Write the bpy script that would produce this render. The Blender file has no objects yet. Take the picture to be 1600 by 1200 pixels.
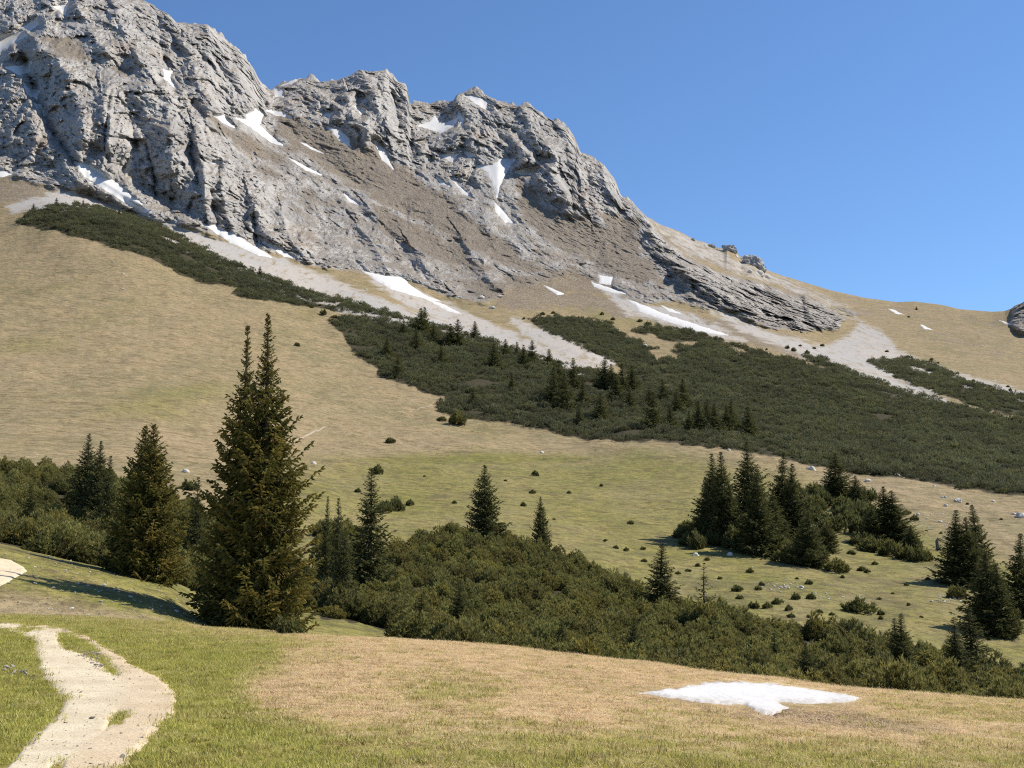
import bpy, math, time
import numpy as np
from mathutils import Vector, Matrix, Euler

T0 = time.time()
SC = bpy.context.scene
COL = SC.collection

# ------------------------------------------------------------------ camera, light, exposure
F = 1800.0                      # focal length in pixels of a 1600 px wide frame
HZ = 860.0                      # image row of the true horizon
PITCH = math.atan((HZ - 600.0) / F)
cam = bpy.data.cameras.new('camera')
cam.sensor_width = 36.0
cam.lens = 36.0 * F / 1600.0
cam.clip_start = 0.1
cam.clip_end = 6000.0
camo = bpy.data.objects.new('camera', cam)
COL.objects.link(camo)
camo.location = (0, 0, 0)
camo.rotation_euler = (math.radians(90) + PITCH, 0, 0)
SC.camera = camo

SUN_EL, SUN_AZ = math.radians(47), math.radians(76)      # azimuth clockwise from +Y (away from the camera)
sd = Vector((math.sin(SUN_AZ) * math.cos(SUN_EL), math.cos(SUN_AZ) * math.cos(SUN_EL), math.sin(SUN_EL)))
sl = bpy.data.lights.new('sun', 'SUN')
sl.energy = 5.0
sl.angle = math.radians(0.5)
sl.color = (1.0, 0.92, 0.78)
so = bpy.data.objects.new('sun', sl)
so.rotation_euler = sd.to_track_quat('Z', 'Y').to_euler()
so.location = (60, 20, 80)
COL.objects.link(so)

W = bpy.data.worlds.new('World')
SC.world = W
W.use_nodes = True
nt = W.node_tree
nt.nodes.clear()
sky = nt.nodes.new('ShaderNodeTexSky')
sky.sky_type = 'NISHITA'
sky.sun_disc = False
sky.sun_elevation = SUN_EL
sky.sun_rotation = SUN_AZ
sky.altitude = 0.0
sky.air_density = 1.0
sky.dust_density = 0.0
sky.ozone_density = 9.0
bg = nt.nodes.new('ShaderNodeBackground')
bg.inputs['Strength'].default_value = 0.114
out = nt.nodes.new('ShaderNodeOutputWorld')
nt.links.new(sky.outputs[0], bg.inputs[0])
nt.links.new(bg.outputs[0], out.inputs[0])

SC.view_settings.view_transform = 'Standard'
SC.view_settings.look = 'None'
SC.view_settings.gamma = 1.0
SC.view_settings.use_curve_mapping = False
SC.view_settings.exposure = 0.4
SC.render.engine = 'CYCLES'
SC.cycles.max_bounces = 5
SC.cycles.diffuse_bounces = 4
SC.cycles.glossy_bounces = 2
SC.cycles.transparent_max_bounces = 6
SC.cycles.sample_clamp_indirect = 4.0
SC.cycles.use_denoising = False
SC.cycles.filter_width = 1.15
SC.render.resolution_x, SC.render.resolution_y = 1024, 768

RNG = np.random.default_rng(11)
f32 = np.float32


# ------------------------------------------------------------------ numeric helpers
def _h(ix, iy, iz, seed):
    h = (ix.astype(np.uint32) * np.uint32(374761393) + iy.astype(np.uint32) * np.uint32(668265263)
         + iz.astype(np.uint32) * np.uint32(2147483647) + np.uint32((seed * 974634777) & 0xffffffff))
    h = (h ^ (h >> np.uint32(13))) * np.uint32(1274126177)
    h = (h ^ (h >> np.uint32(16))) * np.uint32(2246822519)
    return h ^ (h >> np.uint32(15))


def perlin(P, seed=0):
    P = np.asarray(P, dtype=f32)
    i = np.floor(P).astype(np.int32)
    fr = (P - i).astype(f32)
    u = fr * fr * fr * (fr * (fr * 6 - 15) + 10)
    res = np.zeros(P.shape[0], dtype=f32)
    for dx in (0, 1):
        wx = u[:, 0] if dx else 1 - u[:, 0]
        for dy in (0, 1):
            wy = u[:, 1] if dy else 1 - u[:, 1]
            for dz in (0, 1):
                wz = u[:, 2] if dz else 1 - u[:, 2]
                h = _h(i[:, 0] + dx, i[:, 1] + dy, i[:, 2] + dz, seed)
                gx = ((h & np.uint32(1023)).astype(f32) / 511.5 - 1)
                gy = (((h >> np.uint32(10)) & np.uint32(1023)).astype(f32) / 511.5 - 1)
                gz = (((h >> np.uint32(20)) & np.uint32(1023)).astype(f32) / 511.5 - 1)
                res += wx * wy * wz * (gx * (fr[:, 0] - dx) + gy * (fr[:, 1] - dy) + gz * (fr[:, 2] - dz))
    return res * 1.2


def fbm(P, octs=4, seed=0, ridged=False, gain=0.5):
    P = np.asarray(P, dtype=f32)
    a, s, tot = 1.0, np.zeros(P.shape[0], dtype=f32), 0.0
    for k in range(octs):
        n = perlin(P, seed + 17 * k)
        if ridged:
            n = 1 - 2 * np.abs(n)
        s += a * n
        tot += a
        a *= gain
        P = P * 2.03 + 11.7
    return s / tot


def facet(P, seed=0, slope=1.0, sharp=9.0):
    """Broken-plate relief: every cell of a Voronoi partition is its own tilted plane, plates blended over a narrow seam."""
    P = np.asarray(P, dtype=f32)
    i = np.floor(P).astype(np.int32)
    num = np.zeros(P.shape[0], dtype=f32)
    den = np.full(P.shape[0], 1e-12, dtype=f32)
    for dx in (-1, 0, 1):
        for dy in (-1, 0, 1):
            for dz in (-1, 0, 1):
                cx, cy, cz = i[:, 0] + dx, i[:, 1] + dy, i[:, 2] + dz
                h = _h(cx, cy, cz, seed)
                ox = P[:, 0] - cx - (h & np.uint32(1023)).astype(f32) / 1023
                oy = P[:, 1] - cy - ((h >> np.uint32(10)) & np.uint32(1023)).astype(f32) / 1023
                oz = P[:, 2] - cz - ((h >> np.uint32(20)) & np.uint32(1023)).astype(f32) / 1023
                w = np.exp(-sharp * (ox * ox + oy * oy + oz * oz))
                h2 = _h(cx, cy, cz, seed + 991)
                g = ((h2 & np.uint32(1023)).astype(f32) / 511.5 - 1) * ox \
                    + (((h2 >> np.uint32(10)) & np.uint32(1023)).astype(f32) / 511.5 - 1) * oz \
                    + (((h2 >> np.uint32(20)) & np.uint32(1023)).astype(f32) / 511.5 - 1) * 0.35
                num += w * g
                den += w
    return num / den * slope


def polysd(px, py, poly):
    """signed distance to a polygon, positive inside"""
    poly = np.asarray(poly, dtype=f32)
    n = len(poly)
    inside = np.zeros(px.shape, dtype=bool)
    d2 = np.full(px.shape, 1e12, dtype=f32)
    for k in range(n):
        x1, y1 = poly[k]
        x2, y2 = poly[(k + 1) % n]
        ex, ey = x2 - x1, y2 - y1
        l2 = ex * ex + ey * ey + 1e-9
        t = np.clip(((px - x1) * ex + (py - y1) * ey) / l2, 0, 1)
        d2 = np.minimum(d2, (px - x1 - t * ex) ** 2 + (py - y1 - t * ey) ** 2)
        if y1 != y2:
            c = ((y1 > py) != (y2 > py)) & (px < (x2 - x1) * (py - y1) / (y2 - y1) + x1)
            inside ^= c
    d = np.sqrt(d2)
    return np.where(inside, d, -d)


def soft(px, py, poly, feather):
    P = np.asarray(poly, dtype=f32)
    m = (px > P[:, 0].min() - feather) & (px < P[:, 0].max() + feather) & (py > P[:, 1].min() - feather) & (py < P[:, 1].max() + feather)
    r = np.zeros(px.shape, dtype=f32)
    if m.any():
        r[m] = np.clip(0.5 + polysd(px[m], py[m], P) / (2 * feather), 0, 1)
    return r


def stroke(px, py, line, wl, wr):
    """1 on a polyline, falling off over wl pixels on its left side and wr on its right"""
    line = np.asarray(line, dtype=f32)
    m = (px > line[:, 0].min() - 3 * wl) & (px < line[:, 0].max() + 3 * wr) & (py > line[:, 1].min() - 3 * max(wl, wr)) & (py < line[:, 1].max() + 3 * max(wl, wr))
    r = np.zeros(px.shape, dtype=f32)
    if not m.any():
        return r
    x, y = px[m], py[m]
    best = np.full(x.shape, 1e12, dtype=f32)
    side = np.zeros(x.shape, dtype=f32)
    for k in range(len(line) - 1):
        x1, y1 = line[k]
        x2, y2 = line[k + 1]
        ex, ey = x2 - x1, y2 - y1
        t = np.clip(((x - x1) * ex + (y - y1) * ey) / (ex * ex + ey * ey), 0, 1)
        dx, dy = x - x1 - t * ex, y - y1 - t * ey
        d = dx * dx + dy * dy
        c = (ex * (y - y1) - ey * (x - x1))
        s = np.where(c > 0, 1.0, -1.0) * (1 if ey >= 0 else -1)     # >0: left of a line drawn downwards
        b = d < best
        best = np.where(b, d, best)
        side = np.where(b, s, side)
    w = np.where(side > 0, wl, wr)
    r[m] = np.exp(-(np.sqrt(best) / w) ** 1.3)
    return r


CP, SP = math.cos(PITCH), math.sin(PITCH)


def py2e(py):
    b = (600.0 - np.asarray(py, dtype=float)) / F
    return (SP + b * CP) / (CP - b * SP)


def unproject(px, e, Y):
    b = np.tan(np.arctan(e) - PITCH)
    t = Y / (CP - b * SP)
    return (px - 800.0) / F * t, Y, e * Y


def project(X, Y, Z):
    depth = Y * CP + Z * SP
    up = -Y * SP + Z * CP
    return 800 + F * X / depth, 600 - F * up / depth


# ------------------------------------------------------------------ the land: profile lines from near to far
# every line: points (image column, image row, metres away), sigma = smoothing across columns
LINES = [
    ([(0, None, 1.0)], 0),
    ([(0, 1203, 8.7), (400, 1200, 9.0), (800, 1200, 9.3), (1200, 1200, 10.2), (1600, 1200, 11.4)], 60),
    ([(0, 1080, 14.2), (400, 1080, 14.6), (800, 1092, 15), (1200, 1128, 15.2), (1600, 1148, 16)], 60),
    ([(-200, 950, 30), (0, 962, 30), (150, 966, 31), (250, 972, 32), (330, 982, 33), (400, 987, 33), (500, 995, 32), (600, 998, 31), (700, 1004, 30),
      (800, 1012, 29.5), (900, 1024, 28.5), (1000, 1036, 27.5), (1100, 1049, 26.5), (1200, 1060, 26), (1300, 1074, 25.5), (1400, 1081, 25),
      (1500, 1088, 24.5), (1600, 1096, 24), (1800, 1105, 23)], 14),
    ([(-200, 958, 37), (0, 969, 37), (200, 974, 40), (300, 983, 43), (400, 992, 46), (480, 1000, 48), (560, 1004, 52), (700, 1040, 54), (900, 1064, 54), (1100, 1088, 50),
      (1300, 1112, 50), (1600, 1134, 48)], 25),
    ([(-200, 815, 60), (0, 852, 60), (60, 868, 59), (130, 885, 58), (200, 899, 60), (270, 915, 60), (300, 935, 61), (350, 958, 64), (450, 972, 68), (520, 975, 72), (560, 983, 74), (620, 996, 75), (700, 1012, 75), (900, 1038, 75),
      (1100, 1060, 72), (1300, 1080, 70), (1600, 1090, 70)], 14),
    ([(-200, 815, 88), (0, 842, 90), (200, 885, 92), (300, 905, 95), (450, 945, 100), (600, 935, 105), (800, 955, 105), (1000, 988, 96), (1200, 1015, 92),
      (1400, 1040, 90), (1600, 1072, 86)], 40),
    ([(-200, 725, 150), (0, 738, 150), (150, 748, 150), (300, 776, 152), (450, 800, 156), (600, 822, 160), (750, 838, 156), (850, 858, 150), (950, 898, 140), (1000, 925, 131),
      (1100, 955, 122), (1300, 978, 115), (1450, 1014, 106), (1600, 1060, 99)], 30),
    ([(-200, 690, 185), (0, 700, 186), (200, 712, 192), (400, 733, 204), (600, 748, 222), (800, 760, 230), (1000, 795, 216), (1200, 832, 196), (1400, 872, 180), (1600, 905, 166)], 50),
    ([(-200, 630, 250), (0, 640, 250), (200, 652, 254), (400, 680, 266), (500, 688, 285), (600, 668, 330), (700, 658, 362), (800, 674, 352), (900, 690, 342),
      (1000, 690, 330), (1100, 703, 312), (1300, 738, 290), (1400, 752, 280), (1600, 779, 266)], 22),
    ([(-200, 470, 420), (0, 482, 420), (200, 502, 422), (400, 540, 424), (500, 568, 430), (600, 582, 432), (700, 592, 434), (800, 606, 432), (900, 622, 424),
      (1000, 630, 424), (1200, 632, 442), (1400, 664, 442), (1600, 694, 432)], 50),
    ([(-200, 345, 600), (0, 340, 602), (100, 325, 612), (200, 350, 600), (300, 410, 572), (400, 440, 560), (500, 476, 552), (600, 490, 560), (700, 520, 552),
      (800, 540, 552), (900, 542, 560), (1000, 560, 572), (1200, 552, 600), (1400, 588, 602), (1600, 614, 592)], 20),
    ([(-200, 262, 680), (0, 272, 684), (60, 282, 686), (120, 300, 690), (200, 330, 690), (300, 352, 682), (400, 388, 682), (500, 414, 690), (600, 428, 700), (700, 464, 692),
      (800, 448, 730), (900, 466, 730), (1000, 484, 722), (1100, 490, 740), (1200, 511, 742), (1300, 535, 742), (1400, 545, 740), (1600, 574, 722)], 12),
    ([(-200, 120, 800), (0, 130, 800), (100, 165, 765), (200, 190, 762), (300, 222, 764), (400, 258, 800), (500, 280, 832), (600, 292, 862), (700, 310, 862), (800, 312, 882),
      (900, 372, 862), (1000, 412, 832), (1100, 432, 850), (1200, 464, 882), (1300, 492, 882), (1400, 501, 882), (1600, 525, 862)], 25),
    ([(-200, -190, 1020), (0, -90, 1000), (100, -55, 990), (200, -14, 985), (225, 0, 980), (238, 6, 980), (247, 14, 980), (262, 20, 980), (275, 34, 980), (290, 36, 985), (300, 39, 985), (312, 37, 990), (325, 40, 990),
      (340, 55, 995), (360, 72, 1000), (374, 80, 1000), (385, 92, 1005), (396, 106, 1005), (404, 122, 1010), (414, 136, 1015), (424, 140, 1015), (440, 131, 1020), (470, 122, 1025), (500, 128, 1030),
      (530, 125, 1035), (548, 116, 1040), (562, 108, 1045), (577, 111, 1045), (590, 110, 1048), (603, 109, 1050), (613, 120, 1052), (622, 128, 1055), (637, 136, 1058), (640, 162, 1060), (660, 163, 1064),
      (690, 160, 1070), (708, 157, 1075), (716, 146, 1080), (735, 141, 1080), (748, 142, 1080), (765, 151, 1080), (780, 159, 1078), (800, 164, 1076), (818, 165, 1072), (830, 165, 1070), (840, 172, 1065),
      (850, 180, 1060), (868, 190, 1052), (888, 198, 1044), (898, 214, 1038), (906, 238, 1030), (930, 250, 1010), (944, 260, 1000), (962, 286, 990), (970, 307, 985), (990, 318, 980), (1010, 338, 980), (1030, 350, 985),
      (1060, 361, 990), (1085, 374, 995), (1104, 380, 1000), (1118, 386, 1000), (1131, 389, 1000), (1136, 384, 1000), (1146, 388, 1004), (1158, 402, 1006), (1168, 400, 1008), (1180, 402, 1010), (1188, 411, 1012),
      (1194, 420, 1020), (1220, 430, 1030), (1250, 439, 1040), (1300, 454, 1050), (1350, 465, 1055), (1400, 472, 1055), (1430, 471, 1045), (1470, 476, 1030), (1500, 483, 1010), (1550, 487, 985), (1570, 486, 970), (1585, 480, 960),
      (1600, 472, 950), (1640, 440, 945), (1800, 380, 940)], 1.2),
]
NSEG = [8, 34, 64, 12, 44, 14, 34, 44, 56, 44, 70, 62, 118, 176, 5, 4]
PXS = np.concatenate([[-1600, -1200, -900, -680, -500, -380, -290, -220, -170, -130, -100, -76, -60],
                      np.arange(-48, 1649, 2.0), [1660, 1676, 1700, 1730, 1770, 1820, 1890, 1980, 2100, 2280, 2500, 2800, 3200]])
NC = len(PXS)
fine = np.arange(-1600, 3201, 2.0)
ek, qk = [], []
for pts, sig in LINES:
    xs = np.array([p[0] for p in pts], float)
    if pts[0][1] is None:
        e = np.full(fine.shape, -1.63)
        q = np.full(fine.shape, 1.0)
    else:
        e = np.interp(fine, xs, py2e(np.array([p[1] for p in pts], float)))
        q = np.interp(fine, xs, 1.0 / np.array([p[2] for p in pts], float))
        k = np.arange(-int(sig * 1.6), int(sig * 1.6) + 1) * 2.0
        ker = np.exp(-(k / max(sig, .1)) ** 2 / 2)
        ker /= ker.sum()
        pad = len(k) // 2
        e = np.convolve(np.pad(e, pad, mode='edge'), ker, 'valid')
        q = np.convolve(np.pad(q, pad, mode='edge'), ker, 'valid')
    ek.append(np.interp(PXS, fine, e))
    qk.append(np.interp(PXS, fine, q))
ek.append(ek[-1] - 0.05)
qk.append(1 / (1 / qk[-1] + 70))
ek.append(ek[-1] * 0 - 0.01)
qk.append(1 / (1 / qk[-2] + 700))
EK, QK = np.array(ek), np.array(qk)
for k in range(1, len(QK)):
    QK[k] = np.minimum(QK[k], QK[k - 1] * 0.985)


def pchip(K, segs):
    d = np.diff(K, axis=0)
    m = np.zeros_like(K)
    p = d[:-1] * d[1:]
    h = np.where(p > 0, 2 * d[:-1] * d[1:] / np.where(np.abs(d[:-1] + d[1:]) < 1e-12, 1, d[:-1] + d[1:]), 0)
    m[1:-1] = h
    m[0], m[-1] = d[0], d[-1]
    rows = []
    for i, n in enumerate(segs):
        t = (np.arange(n) / n)[:, None]
        rows.append((2 * t ** 3 - 3 * t ** 2 + 1) * K[i] + (t ** 3 - 2 * t ** 2 + t) * m[i] + (-2 * t ** 3 + 3 * t ** 2) * K[i + 1] + (t ** 3 - t ** 2) * m[i + 1])
    rows.append(K[-1:])
    return np.concatenate(rows)


E = pchip(EK, NSEG)
Q = pchip(QK, NSEG)
NR = E.shape[0]
ROW = np.concatenate([[0], np.cumsum(NSEG)])          # row index of every line
PXG = np.broadcast_to(PXS, (NR, NC)).astype(f32)
Xg, Yg, Zg = unproject(PXG, E, 1.0 / Q)
PYG = project(Xg, Yg, Zg)[1].astype(f32)
shape = (NR, NC)
pxf, pyf = PXG.ravel().copy(), PYG.ravel().copy()
rowi = np.repeat(np.arange(NR), NC)
BASE = np.stack([Xg.ravel(), Yg.ravel(), Zg.ravel()], 1).astype(f32)

# ragged image-plane coordinates for every painted region
wc = np.stack([pxf / 26, pyf / 18, np.zeros_like(pxf)], 1)
wx = fbm(wc, 3, 5) * 9
wy = fbm(wc + 40, 3, 6) * 7
px_w, py_w = pxf + wx, pyf + wy

SNOW = [
    ('long snow strip at the foot of the left cliffs', [(116, 254), (140, 258), (175, 280), (205, 305), (236, 331), (222, 331), (190, 313), (160, 294), (132, 274)]),
    ('snow strip along the scree under the middle cliffs', [(318, 351), (337, 353), (376, 372), (410, 392), (427, 403), (405, 399), (360, 379)]),
    ('short snow wedge against the cliff foot right of the scree strip', [(410, 379), (430, 385), (462, 404), (444, 401)]),
    ('broad white snow lobe at the upper left frame edge', [(-30, 70), (0, 58), (25, 51), (38, 47), (41, 56), (20, 67), (0, 81), (-30, 92)]),
    ('small snow tongue above the broad lobe at the upper left', [(34, 43), (56, 29), (59, 38), (46, 49)]),
    ('snow at the head of the dark gully on the left', [(8, 105), (30, 103), (48, 97), (46, 111), (31, 118)]),
    ('upper snow scrap inside the shaded gully on the left', [(36, 129), (46, 140), (62, 143), (56, 153), (43, 148)]),
    ('lower snow scrap inside the shaded gully on the left', [(53, 161), (70, 167), (74, 179), (60, 176)]),
    ('snow notch high under the top frame edge', [(86, 11), (105, 7), (109, -2), (101, 23)]),
    ('small snow fleck in the middle of the big grey buttress', [(256, 109), (269, 111), (266, 122), (274, 136), (257, 123)]),
    ('forked snow runnel below the first notch in the ridge', [(386, 179), (400, 171), (411, 178), (406, 196), (426, 214), (442, 227), (425, 223), (395, 201), (370, 185), (385, 187)]),
    ('short slanting snow streak left of the forked runnel', [(336, 181), (350, 181), (366, 199), (352, 194)]),
    ('snow in the notch of the ridge line', [(426, 137), (441, 139), (442, 152), (431, 150)]),
    ('thin snow rim on the ridge crest right of the notch', [(438, 134), (470, 121), (456, 131)]),
    ('little snow strip just under the notch', [(418, 173), (441, 175), (455, 184), (436, 181)]),
    ('slanting snow strip under the dark prow of the middle peak', [(513, 199), (530, 203), (546, 217), (548, 230), (530, 219)]),
    ('thin snow thread running down right of the prow', [(586, 221), (601, 235), (614, 264), (597, 249)]),
    ('curved snow band in the saddle between the two peaks', [(655, 196), (672, 190), (680, 181), (690, 193), (704, 190), (720, 181), (708, 197), (688, 208), (675, 203)]),
    ('small snow patch below the saddle', [(688, 243), (716, 241), (706, 253)]),
    ('snow cap just below the third summit', [(726, 149), (745, 151), (762, 160), (758, 170), (742, 161)]),
    ('funnel of snow narrowing down under the rounded peak', [(747, 260), (770, 258), (782, 248), (803, 249), (791, 270), (781, 290), (776, 309), (770, 286), (762, 269)]),
    ('snow trail below the funnel', [(772, 315), (784, 328), (801, 348), (790, 347), (775, 331)]),
    ('flat snow lens left of the dark cliff under the rounded peak', [(806, 269), (839, 261), (829, 273), (815, 273)]),
    ('thin snow streak left of the funnel', [(706, 279), (716, 290), (734, 306), (721, 301)]),
    ('short snow streak on the brown ramp', [(682, 277), (702, 291), (689, 287)]),
    ('wide snow tongue at the top of the middle scree', [(568, 424), (600, 431), (626, 433), (642, 446), (662, 460), (692, 472), (640, 460), (610, 451), (585, 436)]),
    ('narrow snow trail on the middle scree', [(658, 463), (690, 474), (724, 492), (700, 486)]),
    ('square snow patch in the hollow of the right slope', [(938, 431), (957, 433), (954, 445), (936, 443)]),
    ('thin snow line below the square patch', [(923, 440), (950, 449), (977, 459), (955, 457), (929, 448)]),
    ('long curved snow strip on the right scree above the thicket', [(983, 469), (1005, 477), (1040, 491), (1075, 503), (1142, 525), (1090, 517), (1040, 501), (1000, 486)]),
    ('short snow strip above the long curved one', [(1033, 477), (1068, 491), (1045, 487)]),
    ('small snow streak on the tan strip under the rocks', [(850, 446), (882, 459), (871, 461)]),
    ('small snow streak high on the right pasture', [(1385, 480), (1414, 492), (1400, 490)]),
    ('lower snow streak on the right pasture', [(1436, 505), (1458, 516), (1444, 514)]),
    ('tiny snow strip by the rock at the right frame edge', [(1560, 499), (1580, 507), (1569, 505)]),
    ('thin snow thread low in the forked runnel', [(452, 247), (470, 256), (502, 273), (478, 266)]),
    ('tiny snow scrap on the rubble slope below the brown ramp', [(538, 304), (560, 319), (548, 316)]),
    ('snow speck on the left shoulder of the middle peak', [(506, 179), (519, 176), (514, 184)]),
    ('snow speck beside the dark prow', [(556, 166), (568, 170), (564, 178)]),
    ('short snow thread right of the saddle band', [(716, 176), (724, 186), (722, 196), (714, 184)]),
    ('snow speck left of the rounded peak', [(726, 238), (742, 243), (732, 246)]),
    ('thin snow streak under the prow of the middle peak', [(470, 222), (494, 234), (506, 240), (484, 232)]),
    ('snow speck above the dark cliff of the rounded peak', [(842, 246), (856, 250), (846, 253)]),
    ('snow speck on the grey wall above the left scree', [(334, 254), (344, 253), (342, 257)]),
    ('snow bank at the left frame edge under the cliffs', [(-20, 264), (2, 267), (17, 272), (5, 277), (-20, 276)]),
]

# rock everywhere above the cliff foot, except the grassy right flank
ROCK = [(-2000, 255), (-200, 262), (0, 276), (60, 285), (110, 302), (140, 296), (190, 322), (230, 338), (300, 356), (370, 378), (430, 394), (500, 418), (560, 424), (640, 438),
        (700, 462), (760, 474), (800, 446), (850, 444), (900, 424), (940, 444), (1000, 474), (1060, 470), (1100, 482), (1150, 488), (1200, 512), (1260, 518), (1312, 512), (1322, 496),
        (1290, 478), (1262, 462), (1238, 462), (1205, 446), (1170, 438), (1120, 425), (1060, 392), (1040, 372), (1020, 352), (1008, 325), (1000, 200), (900, -600), (-2000, -900)]
BROWN = [
    [(436, 168), (500, 196), (560, 212), (620, 250), (680, 292), (760, 352), (830, 402), (880, 422), (820, 434), (760, 404), (680, 364), (600, 326), (540, 292), (470, 244), (424, 204)],
    [(800, 266), (835, 290), (850, 320), (905, 332), (960, 352), (1000, 384), (1040, 436), (1000, 446), (930, 424), (860, 384), (812, 346)],
    [(1020, 345), (1085, 376), (1190, 422), (1250, 452), (1150, 432), (1085, 408), (1040, 380)],
    [(68, 58), (110, 52), (130, 70), (150, 90), (110, 100), (80, 88)],
    [(305, 165), (360, 196), (440, 236), (470, 270), (400, 250), (340, 212)],
    [(560, 300), (680, 360), (800, 430), (700, 420), (600, 370)],
    [(690, 440), (800, 428), (900, 412), (1000, 462), (900, 462), (780, 476)],
    [(180, 96), (215, 110), (200, 124), (170, 116)],
    [(930, 330), (1000, 335), (1010, 420), (1080, 462), (1030, 452), (960, 400)],
    [(0, 96), (40, 84), (48, 96), (20, 104)],
    [(690, 445), (780, 470), (850, 446), (960, 462), (1050, 490), (1160, 500), (1290, 548), (1330, 560), (1300, 580), (1200, 548), (1140, 528), (1040, 512), (960, 492), (880, 482), (800, 486)],
    [(-300, 268), (60, 280), (120, 296), (90, 312), (0, 318), (-300, 330)],
    [(1180, 420), (1260, 450), (1340, 480), (1300, 476), (1230, 462)],
]
SCREE = [
    [(112, 290), (150, 286), (230, 328), (330, 372), (420, 400), (500, 430), (560, 456), (640, 487), (720, 510), (800, 530), (860, 552), (955, 578), (930, 590), (860, 576), (760, 542),
     (640, 514), (560, 490), (470, 462), (380, 434), (300, 392), (200, 348), (130, 330), (70, 322), (20, 330), (10, 322), (60, 312)],
    [(570, 424), (640, 450), (720, 486), (800, 522), (900, 560), (870, 558), (760, 526), (690, 500), (630, 474), (590, 444)],
    [(930, 440), (1010, 476), (1090, 498), (1160, 532), (1110, 524), (1040, 504), (980, 487)],
    [(1080, 462), (1150, 498), (1220, 528), (1290, 544), (1330, 524), (1345, 506), (1380, 520), (1400, 548), (1480, 582), (1600, 614), (1800, 660), (1700, 660), (1540, 610), (1440, 580), (1390, 590), (1320, 570),
     (1240, 548), (1160, 516)],
    [(800, 500), (850, 515), (900, 540), (960, 562), (950, 578), (880, 552), (820, 520)],
    [(1280, 560), (1360, 580), (1450, 612), (1500, 640), (1430, 622), (1350, 596)],
]
GREEN = [(440, 716), (560, 706), (720, 708), (900, 704), (1000, 694), (1100, 706), (1250, 736), (1400, 800), (1600, 870), (2400, 900), (2400, 1200), (-100, 1010), (300, 800)]
LUSH = [(520, 716), (640, 706), (800, 704), (960, 712), (900, 728), (760, 732), (600, 732)]
FGREEN = [(-1600, 940), (-200, 948), (150, 962), (300, 985), (450, 1000), (430, 1040), (380, 1070), (400, 1110), (520, 1150), (640, 1190), (700, 1260), (640, 1700), (-1600, 1700)]
FPATCH = [[(380, 1140), (700, 1130), (1000, 1146), (1300, 1160), (1700, 1166), (1700, 1400), (300, 1400)], [(1000, 1118), (1080, 1124), (1160, 1140), (1060, 1150), (960, 1138)], [(600, 1070), (700, 1058), (790, 1070), (760, 1100), (660, 1108)], [(960, 1150), (1080, 1160), (1180, 1190), (1100, 1240), (900, 1240), (880, 1180)],
          [(1380, 1105), (1500, 1100), (1640, 1110), (1640, 1128), (1500, 1120)], [(640, 1180), (820, 1150), (900, 1190), (860, 1240), (700, 1240)],
          [(330, 1000), (420, 1000), (520, 1010), (420, 1030)]]
DAMP = [(1080, 1102), (1180, 1116), (1230, 1108), (1330, 1112), (1400, 1124), (1500, 1140), (1420, 1150), (1300, 1136), (1180, 1128), (1110, 1118)]

FAR_THICKETS = [
    ('dark dwarf pine band sweeping down the tan slope under the left cliffs',
     [(22, 346), (60, 326), (95, 317), (130, 319), (200, 334), (250, 353), (300, 378), (350, 404), (405, 428), (470, 449), (540, 469), (600, 485), (626, 494), (600, 494), (540, 487), (480, 481),
      (420, 470), (362, 461), (370, 450), (310, 441), (275, 427), (235, 403), (200, 392), (150, 377), (80, 360), (30, 352)]),
    ('dwarf pine thicket with spruces in it on the middle of the slope',
     [(512, 500), (560, 494), (610, 490), (680, 509), (740, 525), (800, 543), (860, 564), (900, 575), (1000, 592), (1060, 606), (1120, 645), (1180, 680), (1240, 718), (1200, 712), (1150, 705),
      (1080, 694), (1030, 689), (960, 690), (920, 686), (860, 674), (800, 662), (755, 656), (700, 650), (680, 643), (702, 622), (670, 614), (630, 601), (588, 586), (592, 575), (556, 557), (546, 541), (530, 521)]),
    ('wide dwarf pine cover on the right flank below the scree',
     [(828, 500), (850, 497), (880, 493), (930, 499), (950, 508), (970, 523), (1008, 540), (1060, 548), (1052, 540), (1000, 520), (985, 519), (1010, 508), (1050, 513), (1100, 523), (1150, 538), (1200, 555), (1250, 564), (1330, 589), (1400, 608),
      (1480, 628), (1600, 658), (2200, 740), (2200, 860), (1600, 776), (1500, 763), (1420, 752), (1340, 740), (1260, 726), (1200, 712), (1130, 664), (1060, 606), (985, 590), (962, 566), (920, 549), (880, 533), (850, 518)]),
    ('strip of dwarf pine beside the pale gully at the far right',
     [(1350, 566), (1380, 559), (1420, 559), (1450, 569), (1500, 593), (1560, 609), (1600, 620), (2000, 690), (2000, 730), (1600, 653), (1540, 640), (1460, 616), (1400, 592)]),
    ('thin line of dwarf pine along the upper edge of the right thicket',
     [(1248, 553), (1300, 567), (1340, 582), (1372, 598), (1410, 612), (1340, 598), (1290, 578)]),
]
CLEARINGS = [[(1012, 548), (1040, 545), (1066, 556), (1050, 566), (1020, 562)], [(1010, 520), (1050, 535), (1100, 534), (1080, 541), (1030, 540)], [(1130, 534), (1180, 556), (1150, 554)]]
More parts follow.
